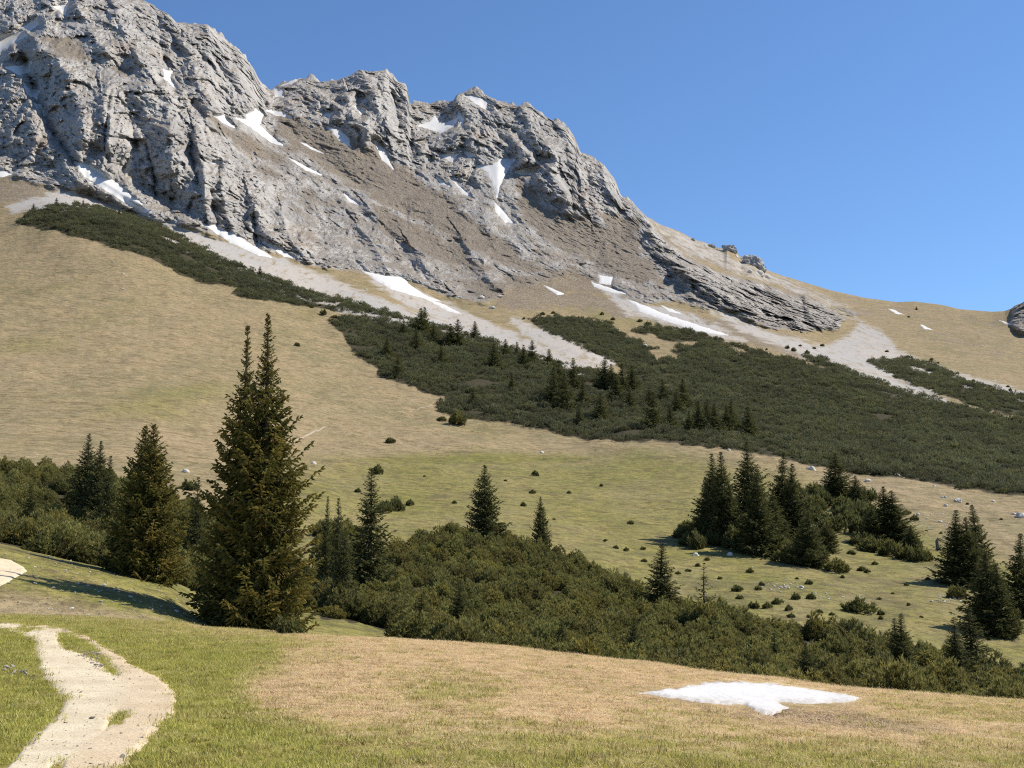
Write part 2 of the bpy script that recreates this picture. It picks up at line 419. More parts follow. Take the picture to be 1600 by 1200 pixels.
# near thickets are laid out on the ground: (image column, metres away)
NEAR_THICKETS = [
    ('dense dark dwarf pine thicket behind the bank on the left', [(-260, 66), (0, 66), (60, 66), (120, 64), (180, 66), (260, 67), (320, 72), (400, 78), (470, 80), (500, 90), (500, 118), (420, 128), (340, 138), (290, 140), (262, 142), (200, 150), (100, 150), (0, 150), (-260, 150)]),
    ('broad dwarf pine thicket filling the hollow behind the straw coloured meadow',
     [(500, 76), (560, 80), (600, 80), (640, 70), (700, 62), (1000, 56), (1020, 120), (1000, 126), (960, 136), (900, 142), (860, 148), (820, 150), (760, 152), (700, 154), (660, 150), (640, 140), (600, 138), (560, 146), (500, 146), (490, 110)]),
    ('dwarf pine thicket running along the hollow to the right frame edge',
     [(1000, 56), (1300, 52), (1660, 50), (2000, 48), (2000, 84), (1600, 88), (1540, 90), (1480, 95), (1400, 99), (1300, 105), (1200, 108), (1120, 112), (1060, 115), (1015, 118)]),
]

TRACK = [(-400, 966), (-100, 971), (0, 974), (60, 977), (110, 985), (150, 1003), (185, 1025), (215, 1045), (250, 1062), (272, 1080), (277, 1095), (270, 1115), (255, 1130), (235, 1150), (210, 1180), (190, 1205), (150, 1270), (90, 1400),
         (-170, 1400), (-60, 1270), (5, 1205), (22, 1188), (50, 1156), (68, 1141), (85, 1125), (100, 1105), (99, 1086), (76, 1066), (64, 1050), (60, 1030), (53, 1002), (30, 988), (0, 980), (-100, 977), (-400, 974)]
MEDIAN = [[(90, 992), (115, 992), (140, 1004), (150, 1018), (166, 1031), (188, 1055), (171, 1054), (155, 1036), (125, 1021), (100, 1016), (90, 1003)],
          [(180, 1114), (199, 1114), (190, 1129), (162, 1142)], [(22, 981), (55, 979), (66, 984), (40, 987)], [(80, 1196), (98, 1194), (92, 1206), (78, 1206)]]
TRACK2 = [(-160, 862), (0, 872), (14, 874), (38, 886), (42, 893), (20, 905), (0, 916), (-160, 945)]

# --- region weights per vertex
isM = rowi >= ROW[9] - 40
snowm = np.zeros(len(pxf), f32)
for _, poly in SNOW:
    snowm = np.maximum(snowm, soft(pxf, pyf, poly, 4.5))
snowm = np.clip(snowm * 1.6, 0, 1)
snoww = np.zeros(len(pxf), f32)
for _, poly in SNOW:
    if 'gully' not in _:
        snoww = np.maximum(snoww, soft(pxf, pyf, poly, 13))
snoww = np.clip(snoww * 1.5, 0, 1)
far_rows = rowi >= ROW[11]
rock = np.where(far_rows, soft(px_w, py_w, ROCK, 7), 0)
# scattered small outcrops on the crest of the right flank and the right edge
for p in ([(1575, 505), (1586, 478), (1640, 430), (1900, 370), (1900, 560), (1600, 522)],
          [(1330, 484), (1300, 478), (1330, 492), (1345, 492)]):
    rock = np.maximum(rock, np.where(far_rows, soft(px_w, py_w, p, 4), 0))
brown = np.zeros_like(rock)
for p in BROWN:
    brown = np.maximum(brown, np.where(far_rows, soft(px_w, py_w, p, 14), 0))
RUBBLE = [(430, 190), (520, 215), (600, 240), (660, 270), (740, 300), (760, 250), (800, 262), (840, 300), (880, 330), (960, 345), (1005, 350), (1010, 400), (1080, 450), (1160, 492), (1100, 486), (1000, 474), (900, 428), (800, 446), (760, 474), (640, 438), (540, 416), (470, 380), (420, 330), (400, 280), (340, 215), (380, 190)]
rub = np.where(far_rows, soft(px_w, py_w, RUBBLE, 16), 0)
brown = np.maximum(brown, rub * 0.52)
brown = np.maximum(brown, np.where(far_rows, soft(px_w, py_w, [(1180, 416), (1260, 440), (1400, 472), (1560, 486), (1640, 470), (1640, 580), (1480, 552), (1390, 520), (1320, 500), (1262, 458)], 12) * 0.50, 0))
scree = np.zeros_like(rock)
for p in SCREE:
    scree = np.maximum(scree, np.where(rowi >= ROW[9], soft(px_w, py_w, p, 11), 0))
scree = np.maximum(scree, np.where(far_rows, 0.46 * soft(px_w, py_w, [(1000, 322), (1060, 358), (1120, 384), (1190, 418), (1330, 478), (1345, 505), (1290, 500), (1230, 455), (1150, 430), (1060, 395), (1010, 350)], 9), 0))
scree *= (1 - rock)
nearf = rowi <= ROW[4]
green = np.where((rowi > ROW[4]) & (rowi < ROW[10]), soft(px_w, py_w, GREEN, 26) * (0.66 + 0.40 * fbm(np.stack([pxf / 120, pyf / 40, pyf * 0], 1), 3, 72)), 0)
green = np.maximum(green, np.where((rowi > ROW[4]) & (rowi < ROW[10]), soft(px_w, py_w, LUSH, 12) * 0.85, 0))
tanp = (rowi > ROW[8]) & (rowi < ROW[12])
green = np.where(tanp, np.maximum(green, np.clip(0.16 + 0.75 * fbm(BASE * [1 / 34, 1 / 80, 0], 4, 73), 0, 0.55)), green)
bank = (rowi > ROW[4]) & (rowi <= ROW[6])
green = np.where(bank, 0.80 + 0.25 * fbm(np.stack([pxf / 40, pyf / 14, pyf * 0], 1), 3, 71), green)
green = np.where(bank, green * (1 - 0.75 * soft(px_w, py_w, [(-300, 905), (30, 925), (130, 945), (260, 968), (260, 990), (-300, 985)], 12)), green)
fg = soft(px_w, py_w, FGREEN, 30)
for p in FPATCH:
    fg = np.maximum(fg, soft(px_w, py_w, p, 26) * 0.62)
green = np.where(nearf, fg, green)
damp = np.where(nearf, np.maximum(soft(px_w, py_w, DAMP, 10), 0.45 * soft(pxf, pyf, [(978, 1083), (1040, 1073), (1120, 1060), (1220, 1064), (1350, 1088), (1340, 1104), (1240, 1114), (1205, 1126), (1150, 1110), (1040, 1098)], 4)), 0)
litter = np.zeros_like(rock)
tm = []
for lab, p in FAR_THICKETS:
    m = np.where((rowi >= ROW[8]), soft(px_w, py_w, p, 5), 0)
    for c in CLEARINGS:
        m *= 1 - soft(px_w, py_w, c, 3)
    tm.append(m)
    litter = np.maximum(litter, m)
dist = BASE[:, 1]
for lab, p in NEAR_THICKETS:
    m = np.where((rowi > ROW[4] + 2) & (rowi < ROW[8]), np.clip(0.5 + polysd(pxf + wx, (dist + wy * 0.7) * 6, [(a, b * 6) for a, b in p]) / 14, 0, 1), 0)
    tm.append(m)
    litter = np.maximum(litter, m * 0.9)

# --- relief of the ground
P = BASE.copy()
near = rowi <= ROW[5]
mid = (rowi > ROW[4]) & (rowi < ROW[12])
g = np.zeros(len(P), f32)
i = np.where(rowi <= ROW[7])[0]
g[i] = fbm(BASE[i] * [0.45, 0.45, 0], 4, 3) * 0.07 * np.clip(BASE[i, 1] / 20, 0.25, 1.4) + fbm(BASE[i] * [2.2, 2.2, 0], 2, 4) * 0.02
i = np.where(mid)[0]
damp_in = np.clip((rowi[i] - ROW[4]) / 30.0, 0, 1)
g[i] += damp_in * (fbm(BASE[i] * [0.05, 0.03, 0], 4, 8) * 1.5 + fbm(BASE[i] * [0.25, 0.25, 0.5], 3, 9) * 0.28) * np.clip(BASE[i, 1] / 260, 0.12, 1.3)
P[:, 2] += g

i = np.where(far_rows)[0]
B = BASE[i]
R = rock[i]
fade = np.clip((rowi[i] - ROW[11]) / 30.0, 0, 1)
turf = np.clip(brown[i], 0, 1)
amp = R * (1 - 0.55 * turf) * (1 - 0.38 * rub[i])
warp = np.stack([fbm(B / 38, 3, 31), fbm(B / 38 + 9, 3, 32), fbm(B / 38 + 18, 3, 33)], 1) * 16
Bw = B + warp


def crag_relief(B_, Bw_, sh, lean):
    """coarse and fine relief of broken limestone; sh: coordinates in which the fractures run along the axes"""
    co = -10.0 * fbm(sh / 60, 3, 41, ridged=True, gain=0.55) + 12.0 * facet(sh / 30, 51, 1.0, 14)
    fi = 10.0 * facet(sh / 13, 52, 1.0, 16)
    fi -= 6.0 * fbm(sh / 12, 6, 43, ridged=True, gain=0.68)
    fi += 4.6 * facet(np.stack([Bw_[:, 0] + lean * Bw_[:, 2], Bw_[:, 1] * 0.6, Bw_[:, 2] * 0.6], 1) / 4.6, 53, 1.0, 16)
    fi += 2.4 * facet(np.stack([B_[:, 0] + lean * B_[:, 2], B_[:, 1] * 0.6, B_[:, 2] * 0.6], 1) / 2.3, 54, 1.0, 16)
    fi -= 3.0 * fbm(np.stack([sh[:, 0] / 8, sh[:, 1] / 8, sh[:, 2] / 30], 1), 4, 61, ridged=True)
    fi += 1.5 * fbm(B_ / 2.4, 2, 63)
    return co, fi


co, fine_d = crag_relief(B, Bw, np.stack([Bw[:, 0] + 0.30 * Bw[:, 2], Bw[:, 1] * 0.5, Bw[:, 2] * 0.42], 1), 0.3)      # fractures run steep, leaning a little
wi = np.clip((pxf[i] - 930) / 110, 0, 1)
j = wi > 0                                                        # blocky rather than ribbed on the low right-hand outcrops
co2, fi2 = crag_relief(B[j], Bw[j], np.stack([Bw[j, 0], Bw[j, 1] * 0.9, Bw[j, 2] * 0.8], 1), 0.0)
co[j] = co[j] * (1 - wi[j]) + co2 * wi[j]
fine_d[j] = fine_d[j] * (1 - wi[j]) + fi2 * wi[j]
d = co * (1 - 0.85 * snoww[i]) + fine_d * (1 - snowm[i])
D = d * amp
soil = fade * (1 - R) * (1 - snowm[i])
D += soil * (fbm(B / 30, 3, 81) * 2.2 + fbm(B / 6, 2, 82) * 0.5)
D -= R * turf * fade * fbm(np.stack([B[:, 0] + 0.6 * B[:, 2], B[:, 1], B[:, 2]], 1) / 9, 4, 83, ridged=True, gain=0.6) * 2.6 * (1 - snowm[i])
x, y = px_w[i] * 0.6 + pxf[i] * 0.4, py_w[i] * 0.6 + pyf[i] * 0.4
RIBS = [     # ridge lines: nearer than their surroundings, steep and shaded on the left
    ([(64, 76), (92, 92), (118, 138), (128, 180), (132, 214)], 42, 46, 40), ([(160, 150), (172, 200), (162, 246)], 10, 22, 20), ([(232, 150), (262, 168), (270, 220), (268, 258)], 34, 30, 34),
    ([(305, 212), (318, 260), (322, 330)], 9, 24, 20), ([(345, 282), (352, 330), (368, 372)], 6, 18, 12), ([(392, 312), (404, 350), (428, 388)], 7, 22, 13), ([(268, 36), (292, 70), (310, 130), (330, 170)], 16, 26, 24),
    ([(322, 42), (350, 82), (372, 122), (398, 166)], 18, 20, 24), ([(180, 20), (204, 70), (232, 112)], 14, 24, 22), ([(120, 10), (150, 60), (170, 84)], 14, 22, 18), ([(352, 64), (392, 104), (420, 162)], 7, 14, 12),
    ([(545, 152), (552, 176), (574, 196)], 30, 16, 30), ([(566, 112), (586, 150), (602, 200)], 12, 22, 22), ([(618, 128), (632, 150), (642, 196)], 7, 16, 14), ([(500, 130), (498, 160), (508, 186)], 7, 18, 10),
    ([(712, 150), (716, 190), (740, 236)], 8, 26, 13), ([(770, 166), (792, 200), (822, 248)], 14, 20, 22), ([(816, 168), (846, 214), (868, 250)], 18, 30, 28), ([(872, 192), (892, 230), (900, 262)], 9, 24, 14),
    ([(852, 250), (868, 290), (894, 318)], 34, 24, 36), ([(904, 262), (906, 290), (916, 324)], 8, 20, 14), ([(940, 266), (950, 296), (972, 324)], 8, 20, 12), ([(1012, 346), (1026, 380), (1052, 410), (1086, 436), (1130, 462), (1180, 480)], 22, 34, 34),
    ([(1206, 452), (1226, 470), (1246, 508)], 9, 24, 16), ([(1258, 462), (1264, 490), (1276, 508)], 6, 30, 15), ([(578, 326), (600, 350), (628, 372)], 8, 26, 9), ([(440, 330), (452, 370), (470, 396)], 7, 18, 10),
    ([(640, 380), (668, 420), (690, 440)], 7, 20, 9), ([(720, 370), (752, 420), (776, 448)], 7, 22, 8), ([(560, 352), (590, 392), (604, 420)], 7, 22, 8), ([(0, 136), (40, 150), (84, 220), (120, 262)], 40, 10, 14), ([(18, 118), (30, 120), (36, 140)], 6, 10, 10),
     ([(1590, 484), (1580, 500), (1586, 518)], 10, 30, 14),
]
for line, wl, wr, a in RIBS:
    D -= a * stroke(x, y, line, wl, wr) * np.clip(R * 1.3, 0, 1) * (1 - 0.8 * snoww[i])
GULLIES = [
    ([(150, 236), (206, 276), (262, 316)], 18, 28, 24),     ([(40, 96), (56, 150), (78, 200), (116, 252)], 10, 9, 30), ([(196, 150), (206, 190), (214, 236)], 10, 12, 14), ([(170, 152), (166, 190), (163, 236)], 3, 3, 10), ([(297, 214), (299, 246), (310, 286)], 4, 4, 12), ([(228, 226), (238, 260), (244, 306)], 3, 3, 9),
    ([(330, 300), (336, 340), (344, 376)], 4, 4, 9), ([(396, 340), (398, 370), (404, 392)], 5, 6, 12), ([(250, 60), (262, 110), (280, 150)], 6, 8, 10), ([(385, 128), (404, 164)], 7, 6, 12),
    ([(612, 146), (620, 170), (624, 198)], 4, 4, 12), ([(560, 150), (564, 182)], 4, 4, 10), ([(790, 196), (812, 212), (830, 234)], 6, 7, 14), ([(436, 140), (430, 176), (470, 220), (560, 290)], 10, 12, 8), ([(786, 250), (776, 310), (800, 350)], 16, 14, 4),
    ([(892, 300), (896, 326)], 4, 4, 12), ([(1254, 462), (1257, 500)], 6, 5, 7), ([(680, 170), (690, 200), (650, 230)], 10, 10, 8), ([(1000, 380), (1060, 440), (1120, 480)], 8, 8, 8),
]
for line, wl, wr, a in GULLIES:
    D += a * stroke(x, y, line, wl, wr) * np.clip(R * 1.3, 0, 1) * (1 - 0.8 * snoww[i])
for line, wl, wr, a in [([(126, 262), (175, 294), (232, 330)], 26, 24, 26), ([(330, 356), (410, 394)], 30, 20, 8), ([(778, 252), (778, 300)], 26, 20, 16), ([(522, 204), (544, 226)], 20, 16, 12)]:
    D -= a * stroke(x, y, line, wl, wr) * (1 - np.clip(litter[i] * 3, 0, 1)) * np.clip(soft(x, y, [(0, 200), (420, 120), (900, 120), (900, 340), (560, 420), (420, 402), (300, 366), (210, 330), (120, 300), (0, 290)], 12), 0, 1)
edge = np.clip((ROW[14] - rowi[i]) / 10.0, 0.0, 1)
D *= np.where(rowi[i] > ROW[14], 0.4, 0.35 + 0.65 * edge)
L = np.linalg.norm(B, axis=1)
P[i] = B * (1 + np.clip(D, -70, 60) / L)[:, None]
# jagged crest
cj = np.where((rowi >= ROW[14] - 8) & (rowi <= ROW[14] + 1))[0]
wcr = np.exp(-((rowi[cj] - ROW[14]) / 4.0) ** 2) * np.clip(rock[cj], 0.06, 1)
P[cj, 2] += wcr * (facet(BASE[cj] * [1 / 13, 0, 0], 77) * 7.0 + facet(BASE[cj] * [1 / 5, 0, 0], 79) * 3.6 + fbm(BASE[cj] * [1 / 3, 0, 0], 2, 78) * 1.6)

PG = P.reshape(NR, NC, 3)
PYD = project(PG[..., 0], PG[..., 1], PG[..., 2])[1]


def ccol(px):
    return np.clip(np.searchsorted(PXS, px), 1, NC - 1)


def column(px):
    """positions along one image column, interpolated between grid columns"""
    c = int(ccol(px))
    w = float(np.clip((px - PXS[c - 1]) / (PXS[c] - PXS[c - 1]), 0, 1))
    return PYD[:, c - 1] * (1 - w) + PYD[:, c] * w, PG[:, c - 1] * (1 - w) + PG[:, c] * w


def hit(px, py):
    """the ground point seen at an image position"""
    col, pts = column(px)
    r = int(np.argmax(col <= py))
    if r == 0:
        r = ROW[14]
        return pts[r].copy()
    w = (py - col[r - 1]) / (col[r] - col[r - 1] - 1e-9)
    return pts[r - 1] * (1 - w) + pts[r] * w


def at(px, Y):
    """the ground point in an image column at a distance"""
    col, pts = column(px)
    r = int(np.clip(np.searchsorted(pts[:, 1], Y), 1, NR - 1))
    w = (Y - pts[r - 1, 1]) / (pts[r, 1] - pts[r - 1, 1] + 1e-9)
    return pts[r - 1] * (1 - w) + pts[r] * w


# ------------------------------------------------------------------ materials
class NB:
    def __init__(self, name):
        self.m = bpy.data.materials.new(name)
        self.m.use_nodes = True
        self.t = self.m.node_tree
        self.t.nodes.clear()
        self.o = self.t.nodes.new('ShaderNodeOutputMaterial')

    def n(self, kind, **kw):
        x = self.t.nodes.new(kind)
        for k, v in kw.items():
            setattr(x, k, v)
        return x

    def put(self, sock, v):
        if hasattr(v, 'is_linked') or isinstance(v, bpy.types.NodeSocket):
            self.t.links.new(v, sock)
        elif isinstance(v, (tuple, list)):
            sock.default_value = tuple(v) + ((1.0,) if len(v) == 3 and len(sock.default_value) == 4 else ())
        else:
            sock.default_value = v

    def math(self, op, a, b=0.0, clamp=False):
        x = self.n('ShaderNodeMath', operation=op, use_clamp=clamp)
        self.put(x.inputs[0], a)
        self.put(x.inputs[1], b)
        return x.outputs[0]

    def mix(self, f, a, b, mode='MIX'):
        x = self.n('ShaderNodeMixRGB', blend_type=mode)
        self.put(x.inputs[0], f)
        self.put(x.inputs[1], a)
        self.put(x.inputs[2], b)
        return x.outputs[0]

    def pos(self, scale=(1, 1, 1)):
        if not hasattr(self, 'tc'):
            self.tc = self.n('ShaderNodeTexCoord')
        mp = self.n('ShaderNodeMapping')
        self.t.links.new(self.tc.outputs['Object'], mp.inputs[0])
        mp.inputs['Scale'].default_value = scale
        return mp.outputs[0]

    def noise(self, vec, scale, detail=3, rough=0.55):
        x = self.n('ShaderNodeTexNoise')
        self.put(x.inputs['Vector'], vec)
        x.inputs['Scale'].default_value = scale
        x.inputs['Detail'].default_value = detail
        x.inputs['Roughness'].default_value = rough
        return x.outputs[0]

    def voro(self, vec, scale, feature='F1', out=0, grey=False):
        x = self.n('ShaderNodeTexVoronoi', feature=feature)
        self.put(x.inputs['Vector'], vec)
        x.inputs['Scale'].default_value = scale
        if grey:
            sc_ = self.n('ShaderNodeSeparateColor')
            self.t.links.new(x.outputs['Color'], sc_.inputs[0])
            return sc_.outputs[0]
        return x.outputs[out]

    def ramp(self, v, lo, hi):
        x = self.n('ShaderNodeMapRange', interpolation_type='SMOOTHSTEP')
        self.put(x.inputs[0], v)
        x.inputs[1].default_value = lo
        x.inputs[2].default_value = hi
        return x.outputs[0]

    def attr(self, name, kind='GEOMETRY'):
        return self.n('ShaderNodeAttribute', attribute_name=name, attribute_type=kind)

    def bump(self, h, dist, strength=1.0, normal=None):
        x = self.n('ShaderNodeBump')
        self.put(x.inputs['Height'], h)
        x.inputs['Distance'].default_value = dist
        x.inputs['Strength'].default_value = strength
        if normal is not None:
            self.put(x.inputs['Normal'], normal)
        return x.outputs[0]

    def finish(self, color, rough=0.9, normal=None, spec=0.2, trans=0.0):
        p = self.n('ShaderNodeBsdfPrincipled')
        self.put(p.inputs['Base Color'], color)
        self.put(p.inputs['Roughness'], rough)
        p.inputs['Specular IOR Level'].default_value = spec
        if normal is not None:
            self.put(p.inputs['Normal'], normal)
        sh = p.outputs[0]
        if trans > 0:
            tr = self.n('ShaderNodeBsdfTranslucent')
            self.put(tr.inputs[0], color)
            ms = self.n('ShaderNodeMixShader')
            ms.inputs[0].default_value = trans
            self.t.links.new(sh, ms.inputs[1])
            self.t.links.new(tr.outputs[0], ms.inputs[2])
            sh = ms.outputs[0]
        self.t.links.new(sh, self.o.inputs[0])
        return self.m


def edge_mask(b, m, noise, k=0.7, lo=0.35, hi=0.65):
    """region weight broken up by noise so that its edge is ragged"""
    return b.ramp(b.math('ADD', m, b.math('MULTIPLY', b.math('SUBTRACT', noise, 0.5), k)), lo, hi)


def mat_land():
    b = NB('mountain_land')
    p = b.pos()
    m1 = b.n('ShaderNodeSeparateColor')
    b.t.links.new(b.attr('m1').outputs['Color'], m1.inputs[0])
    m2 = b.n('ShaderNodeSeparateColor')
    b.t.links.new(b.attr('m2').outputs['Color'], m2.inputs[0])
    big = b.noise(p, 0.018, 4)
    med = b.noise(p, 0.13, 4, 0.6)
    fin = b.noise(p, 0.9, 4, 0.65)
    ter = b.noise(b.pos((0.10, 0.10, 0.9)), 0.62, 5, 0.65)            # terracettes along the contour
    ter2 = b.noise(b.pos((0.22, 0.22, 1.6)), 1.4, 4, 0.65)
    grain = b.noise(b.pos((0.55, 0.55, 2.0)), 1.2, 5, 0.75)
    dash = b.noise(b.pos((0.30, 0.45, 1.0)), 1.0, 4, 0.6)
    dash2 = b.noise(b.pos((0.7, 1.0, 2.2)), 1.0, 3, 0.6)
    grass = b.mix(b.ramp(big, 0.38, 0.62), (0.300, 0.236, 0.138), (0.240, 0.204, 0.112))
    grass = b.mix(b.ramp(med, 0.40, 0.7), grass, (0.347, 0.261, 0.153))
    grass = b.mix(b.math('MULTIPLY', b.ramp(ter, 0.50, 0.66), 0.50), grass, (0.171, 0.135, 0.074))
    grass = b.mix(b.math('MULTIPLY', b.ramp(ter2, 0.53, 0.66), 0.60), grass, (0.149, 0.115, 0.061))
    grass = b.mix(b.math('MULTIPLY', b.ramp(grain, 0.50, 0.68), 0.50), grass, (0.180, 0.140, 0.077))
    grass = b.mix(b.math('MULTIPLY', b.ramp(dash, 0.555, 0.62), 0.62), grass, (0.149, 0.115, 0.056))
    grass = b.mix(b.math('MULTIPLY', b.ramp(dash2, 0.57, 0.64), 0.50), grass, (0.135, 0.104, 0.050))
    grass = b.mix(b.math('MULTIPLY', b.ramp(dash, 0.42, 0.34), 0.55), grass, (0.405, 0.310, 0.184))
    gr = b.mix(b.ramp(med, 0.35, 0.65), (0.171, 0.173, 0.040), (0.252, 0.221, 0.072))
    gr = b.mix(b.math('MULTIPLY', b.ramp(dash, 0.55, 0.62), 0.62), gr, (0.108, 0.090, 0.034))
    gr = b.mix(b.math('MULTIPLY', b.ramp(dash2, 0.56, 0.63), 0.60), gr, (0.095, 0.083, 0.032))
    gr = b.mix(b.math('MULTIPLY', b.ramp(dash2, 0.42, 0.34), 0.60), gr, (0.297, 0.248, 0.099))
    gr = b.mix(b.math('MULTIPLY', b.ramp(b.noise(p, 0.30, 5, 0.7), 0.50, 0.64), 0.55), gr, (0.203, 0.162, 0.083))
    gr = b.mix(b.math('MULTIPLY', b.ramp(ter2, 0.48, 0.64), 0.55), gr, (0.099, 0.088, 0.038))
    gr = b.mix(b.math('MULTIPLY', b.ramp(grain, 0.50, 0.64), 0.55), gr, (0.101, 0.090, 0.045))
    gr = b.mix(b.math('MULTIPLY', b.ramp(ter, 0.54, 0.66), 0.50), gr, (0.095, 0.083, 0.045))
    c = b.mix(edge_mask(b, m2.outputs[0], med, 0.55, 0.15, 0.85), grass, gr)
    bcol = b.mix(b.ramp(med, 0.35, 0.65), (0.158, 0.117, 0.077), (0.200, 0.155, 0.101))
    bcol = b.mix(b.math('MULTIPLY', b.ramp(fin, 0.48, 0.60), 0.85), bcol, (0.310, 0.286, 0.257))
    turm = edge_mask(b, m1.outputs[2], b.noise(p, 0.06, 6, 0.75), 1.9, 0.40, 0.80)
    c = b.mix(b.math('MULTIPLY', turm, 0.85), c, bcol)
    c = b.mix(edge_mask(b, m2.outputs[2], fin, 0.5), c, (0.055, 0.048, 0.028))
    # scree: pale broken limestone
    st = b.voro(p, 0.9, grey=True)
    scol = b.mix(b.ramp(big, 0.40, 0.60), (0.375, 0.358, 0.335), (0.410, 0.372, 0.332))
    scol = b.mix(b.math('MULTIPLY', b.ramp(st, 0.55, 0.95), 0.45), scol, (0.330, 0.305, 0.280))
    scol = b.mix(b.math('MULTIPLY', b.ramp(fin, 0.55, 0.72), 0.55), scol, (0.200, 0.175, 0.140))
    streak = b.noise(b.pos((0.30, 0.05, 0.05)), 1.0, 4, 0.65)
    scol = b.mix(b.math('MULTIPLY', b.ramp(streak, 0.52, 0.66), 0.50), scol, (0.265, 0.228, 0.172))
    sm = b.math('MULTIPLY', edge_mask(b, m1.outputs[1], b.noise(p, 0.10, 6, 0.72), 1.5, 0.18, 0.60), b.ramp(b.math('ADD', streak, b.math('MULTIPLY', med, 0.5)), 1.06, 0.78))
    c = b.mix(sm, c, scol)
    # rock
    rb = b.noise(b.pos((1, 1, 0.55)), 0.05, 5, 0.6)
    rcol = b.mix(b.ramp(rb, 0.35, 0.65), (0.355, 0.342, 0.328), (0.490, 0.468, 0.440))
    rcol = b.mix(b.math('MULTIPLY', b.ramp(fin, 0.52, 0.70), 0.40), rcol, (0.235, 0.218, 0.205))
    vein = b.noise(b.pos((1, 1, 0.35)), 0.33, 5, 0.68)
    rcol = b.mix(b.math('MULTIPLY', b.ramp(vein, 0.55, 0.70), 0.40), rcol, (0.270, 0.248, 0.228))
    rcol = b.mix(b.math('MULTIPLY', b.ramp(b.noise(p, 0.028, 4), 0.58, 0.70), 0.40), rcol, (0.390, 0.290, 0.210))
    # turf caught on flatter ledges of the rock
    geo = b.n('ShaderNodeNewGeometry')
    sep = b.n('ShaderNodeSeparateXYZ')
    b.t.links.new(geo.outputs['Normal'], sep.inputs[0])
    ledge = b.ramp(b.math('ADD', sep.outputs[2], b.math('MULTIPLY', b.math('SUBTRACT', med, 0.5), 0.9)), 0.68, 0.88)
    tur = b.math('MAXIMUM', turm, b.math('MULTIPLY', ledge, 0.75))
    rcol = b.mix(b.math('MULTIPLY', tur, 0.88), rcol, bcol)
    rm = edge_mask(b, m1.outputs[0], med, 0.9)
    c = b.mix(rm, c, rcol)
    n1 = b.bump(b.noise(b.pos((1, 1, 0.6)), 0.60, 8, 0.74), 1.6, 1.0)
    n2 = b.bump(b.math('ADD', b.math('ADD', ter, ter2), b.math('SUBTRACT', grain, b.math('MULTIPLY', dash, 1.4))), 0.40, 1.0)
    n3 = b.bump(fin, 0.5, 0.8)
    mx = b.n('ShaderNodeMix', data_type='VECTOR')
    b.put(mx.inputs[0], sm)
    b.t.links.new(n2, mx.inputs[4])
    b.t.links.new(n3, mx.inputs[5])
    mx2 = b.n('ShaderNodeMix', data_type='VECTOR')
    b.put(mx2.inputs[0], rm)
    b.t.links.new(mx.outputs[1], mx2.inputs[4])
    b.t.links.new(n1, mx2.inputs[5])
    return b.finish(c, 0.95, mx2.outputs[1], 0.1)


def mat_meadow():
    b = NB('foreground_turf')
    p = b.pos()
    m2 = b.n('ShaderNodeSeparateColor')
    b.t.links.new(b.attr('m2').outputs['Color'], m2.inputs[0])
    big = b.noise(p, 0.35, 4)
    med = b.noise(p, 1.6, 5, 0.65)
    lay = b.noise(b.pos((1.0, 3.2, 1.0)), 2.4, 5, 0.7)              # dead grass combed flat by the snow
    fin = b.noise(b.pos((1.0, 2.2, 1.0)), 26, 4, 0.7)
    straw = b.mix(b.ramp(med, 0.35, 0.65), (0.700, 0.530, 0.295), (0.580, 0.430, 0.230))
    straw = b.mix(b.math('MULTIPLY', b.ramp(lay, 0.50, 0.66), 0.6), straw, (0.290, 0.195, 0.105))
    straw = b.mix(b.math('MULTIPLY', b.ramp(big, 0.50, 0.68), 0.5), straw, (0.340, 0.275, 0.120))
    green = b.mix(b.ramp(med, 0.35, 0.65), (0.290, 0.275, 0.060), (0.400, 0.350, 0.100))
    green = b.mix(b.math('MULTIPLY', b.ramp(lay, 0.52, 0.68), 0.55), green, (0.420, 0.320, 0.150))
    c = b.mix(edge_mask(b, m2.outputs[0], lay, 0.9, 0.25, 0.75), straw, green)
    c = b.mix(edge_mask(b, m2.outputs[1], med, 0.6, 0.3, 0.8), c, (0.150, 0.092, 0.070))
    c = b.mix(b.math('MULTIPLY', b.ramp(fin, 0.42, 0.70), 0.55), c, b.mix(1.0, c, (0.42, 0.40, 0.36), 'MULTIPLY'))
    n1 = b.bump(b.math('ADD', fin, b.math('MULTIPLY', lay, 1.2)), 0.035, 0.9)
    return b.finish(c, 0.95, n1, 0.1)


def mat_track():
    b = NB('pale_gravel')
    p = b.pos()
    med = b.noise(p, 1.3, 4, 0.6)
    vo = b.voro(p, 60, grey=True)
    vd = b.noise(p, 45, 4, 0.7)
    fin = b.noise(p, 38, 4, 0.7)
    m = b.attr('soil').outputs['Fac']
    grav = b.mix(b.ramp(med, 0.35, 0.65), (0.680, 0.595, 0.435), (0.580, 0.490, 0.345))
    soil = b.mix(b.ramp(med, 0.3, 0.7), (0.545, 0.430, 0.285), (0.645, 0.525, 0.370))
    c = b.mix(edge_mask(b, m, b.noise(p, 2.6, 5, 0.7), 1.3, 0.15, 0.85), grav, soil)
    c = b.mix(b.math('MULTIPLY', b.ramp(vo, 0.60, 0.95), 0.40), c, b.mix(1.0, c, (0.62, 0.60, 0.56), 'MULTIPLY'))
    c = b.mix(b.math('MULTIPLY', b.ramp(fin, 0.54, 0.66), 0.55), c, (0.250, 0.195, 0.130))
    rut = b.noise(b.pos((1.6, 4.5, 1)), 2.0, 5, 0.65)
    c = b.mix(b.math('MULTIPLY', b.ramp(rut, 0.58, 0.70), 0.35), c, (0.290, 0.205, 0.130))
    n = b.bump(b.math('ADD', b.math('MULTIPLY', vd, 0.5), rut), 0.03, 0.8)
    return b.finish(c, 0.95, n, 0.1)


